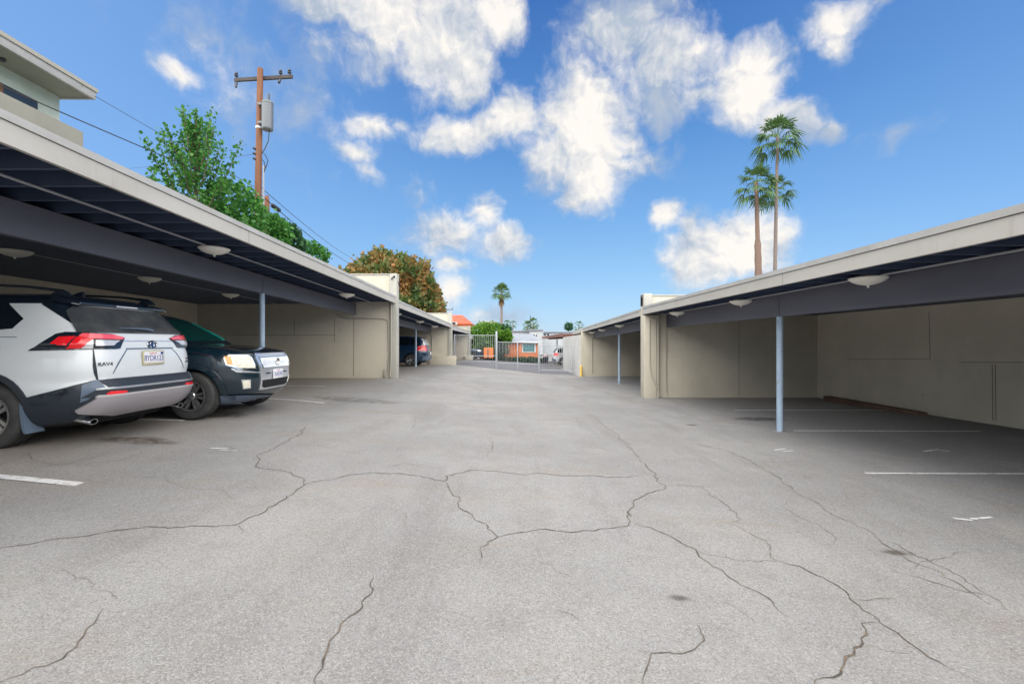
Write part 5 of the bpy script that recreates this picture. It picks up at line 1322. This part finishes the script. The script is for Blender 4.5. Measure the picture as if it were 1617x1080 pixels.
# ------------------------------------------------------------------ houses beyond the gate
def bx(rt, name, u0, u1, v0, v1, Y, depth, m, parent=None, bev=0):
    """box whose front face fills the given photo rectangle at distance Y"""
    a, c = P(u0, v1, Y), P(u1, v0, Y); off = Vector(rt.location); b = MB(); b.box(a-off, c+Vector((0,depth,0))-off, bev)
    return b.build(name, m, parent or rt)
oh = empty('orange_house', foot(818, 50), 0, 'low orange house with grey roof and white framed window', 'house')
bx(oh, 'wall', 788, 851, 540.5, 585, 50, 5.5, M['orange']); 
off = Vector(oh.location); a, c = P(783,541.5,49.6), P(853,541.5,49.6); ridge = P(815,527,53)
b = MB(); b.hexa([a-off, c-off, Vector((c.x,56,a.z))-off, Vector((a.x,56,a.z))-off, a+Vector((.1,0,.14))-off, c+Vector((-.1,0,.14))-off, Vector((c.x-.6,54.5,a.z+1.05))-off, Vector((a.x+.9,54.5,a.z+1.05))-off]); b.build('roof', M['grey_roof'], oh)
bx(oh, 'eave_board', 783, 853, 539.2, 541.3, 49.55, .05, M['white_frame'])
wn_ = bx(oh, 'window', 824, 846, 541.8, 556.5, 49.95, .04, M['white_frame']); bx(oh, 'pane', 825.6, 844, 543, 555, 49.92, .04, principled('teal_glass', (.06,.22,.24), .1)[0], wn_)
wn_ = bx(oh, 'window', 791.5, 796.5, 543.5, 551.5, 49.95, .04, M['white_frame']); bx(oh, 'pane', 792.8, 795.4, 544.5, 550.5, 49.92, .04, M['clear_lamp'], wn_)
bx(oh, 'drainpipe', 818.6, 819.6, 541, 566, 49.93, .06, principled('dark_orange', (.45,.13,.04), .6)[0])
b0 = foot(815, 48.8); s2 = 48.8/F
tag(tree_dense(b0, [((u-815)*s2, rng.uniform(-.15,.15), .14, 5*s2*1.6, .25, .22) for u in range(788, 852, 6)], 'dark clipped hedge along the foot of the orange house', 'leaf_dark', .14, 5200, .3, None, 'hedge', r0=.04))
ow = empty('orange_wall', foot(770, 47.9), 0, 'low orange garden wall behind the tall bar fence', 'wall')
bx(ow, 'wall_face', 764, 779, 549, 565, 44.6, .2, M['orange']); bx(ow, 'wall_gap', 769.5, 772, 551, 565, 44.57, .05, M['brown_wood'])
wa = empty('apartment_building', foot(830, 90), 0, 'white two storey block behind the orange house', 'building')
bx(wa, 'wall', 800, 858, 523.5, 560, 90, 8, M['far_white']); bx(wa, 'wall', 836, 857, 521.8, 560, 88.5, 1.4, M['far_white'])
bx(wa, 'roof', 798, 835, 521.8, 523.4, 89.6, 9, M['grey_roof']); bx(wa, 'roof', 834, 858.5, 520.0, 521.7, 88.2, 4, M['grey_roof'])
for (u0,u1,v0,v1,Y) in ((814.5,820,527,530.5,89.95),(841,845,527.5,531.5,88.45),(845.6,848.6,527.5,531.5,88.45),(805,809,528,531,89.95)):
    q = bx(wa, 'window', u0, u1, v0, v1, Y, .04, M['white_frame']); bx(wa, 'pane', u0+.5, u1-.5, v0+.5, v1-.4, Y-.03, .04, M['glass_dark'], q)
rh = empty('red_roofed_house', foot(722, 75), 0, 'house with bright red hipped tile roof above the second left end wall', 'house'); off = Vector(rh.location)
bx(rh, 'wall', 700, 741, 511, 560, 75, 6, M['orange'])
a, c = P(696,511.5,74.4), P(744.5,511.5,74.4); zt_ = P(720,497.5,76).z
b = MB(); b.hexa([a-off, c-off, c+Vector((0,7,0))-off, a+Vector((0,7,0))-off, Vector((P(712,500,76).x,76.2,zt_))-off, Vector((P(729,500,76).x,76.2,zt_))-off, Vector((P(729,500,76).x,79,zt_))-off, Vector((P(712,500,76).x,79,zt_))-off]); b.build('roof', M['red_tile'], rh)
q = bx(rh, 'dormer', 712, 722, 508, 513, 74.1, .5, M['cream_pale']); bx(rh, 'window', 714, 719, 509, 512, 74.05, .03, M['glass_dark'], q)
ph = empty('apartment_building', foot(768, 120), 0, 'far pale yellow block peeking above the bright green tree', 'building')
bx(ph, 'wall', 757, 780, 508.5, 560, 120, 8, varied('pale_yellow', (.62,.58,.42), (.55,.52,.40), 1, .8, 0, 0)); bx(ph, 'roof', 755.5, 781.5, 507, 508.4, 119.6, 9, M['cream_pale'])
for u in (760, 766, 772): q = bx(ph, 'window', u, u+3, 511.5, 514.5, 119.95, .04, M['badge'])
ph = empty('apartment_building', foot(872, 100), 0, 'far grey white block above the brown carport roof', 'building')
bx(ph, 'wall', 857, 905, 525, 560, 100, 8, M['far_white']); bx(ph, 'roof', 856, 906, 523.6, 524.9, 99.6, 9, M['grey_roof'])
for u in (859, 864): bx(ph, 'window', u, u+3, 527, 530, 99.95, .04, M['glass_dark'])
# brown-edged carport beyond the white wall, and pale carport beyond the third left one
R3, zr3 = carport('brown edged carport beyond the white wall with a white car in it', 1, 34.1, 57, .0, .40, .62, .30, .395, 3.75, 4.6, 9.3, (46.5,), True, dict(fascia=M['brown_wood'], flash=M['brown_wood'], post=M['white_frame'], under=M['brown_wood'], beam=M['brown_wood']), group=GC, pitch=1.2)
L4, zl4 = carport('farthest left carport with white beams behind the bar fence', -1, 41.8, 58, .0, .30, .62, .02, .295, 3.95, 5.2, 10.4, (50,), True, dict(fascia=M['far_white'], flash=M['far_white'], under=M['far_white'], wall=M['far_white'], post=M['white_frame']), group=GC, pitch=1.2)
# wheeled bin with a pale bag by the brown carport
b0 = foot(861.5, 50); bn = empty('wheeled_bin', b0, 0, 'dark wheeled bin with a pale bag on top by the brown carport', 'bin')
b = MB(); b.hexa([(-.24,-.26,.06),(.24,-.26,.06),(.24,.26,.06),(-.24,.26,.06),(-.30,-.33,.62),(.30,-.33,.62),(.30,.33,.62),(-.30,.33,.62)]); b.build('bin_body', M['clad'], bn)
b = MB(); b.box((-.32,-.36,.62),(.32,.36,.67), .01); b.build('lid', M['clad_light'], bn)
b = MB(); b.lathe([(0,.66),(.2,.68),(.25,.80),(.2,.92),(.08,.99),(.04,1.05),(0,1.05)], 14); b.build('bag', varied('pale_bag', (.75,.60,.60), (.7,.5,.52), 5, .6, 12, .4), bn)
for sg in (-1,1):
    b = MB(); b.lathe([(0,-.03),(.10,-.03),(.10,.03),(0,.03)], 16, Matrix.Translation((sg*.2,.26,.10)) @ Matrix.Rotation(R(90), 4, 'Y')); b.build('wheel', M['under'], bn)
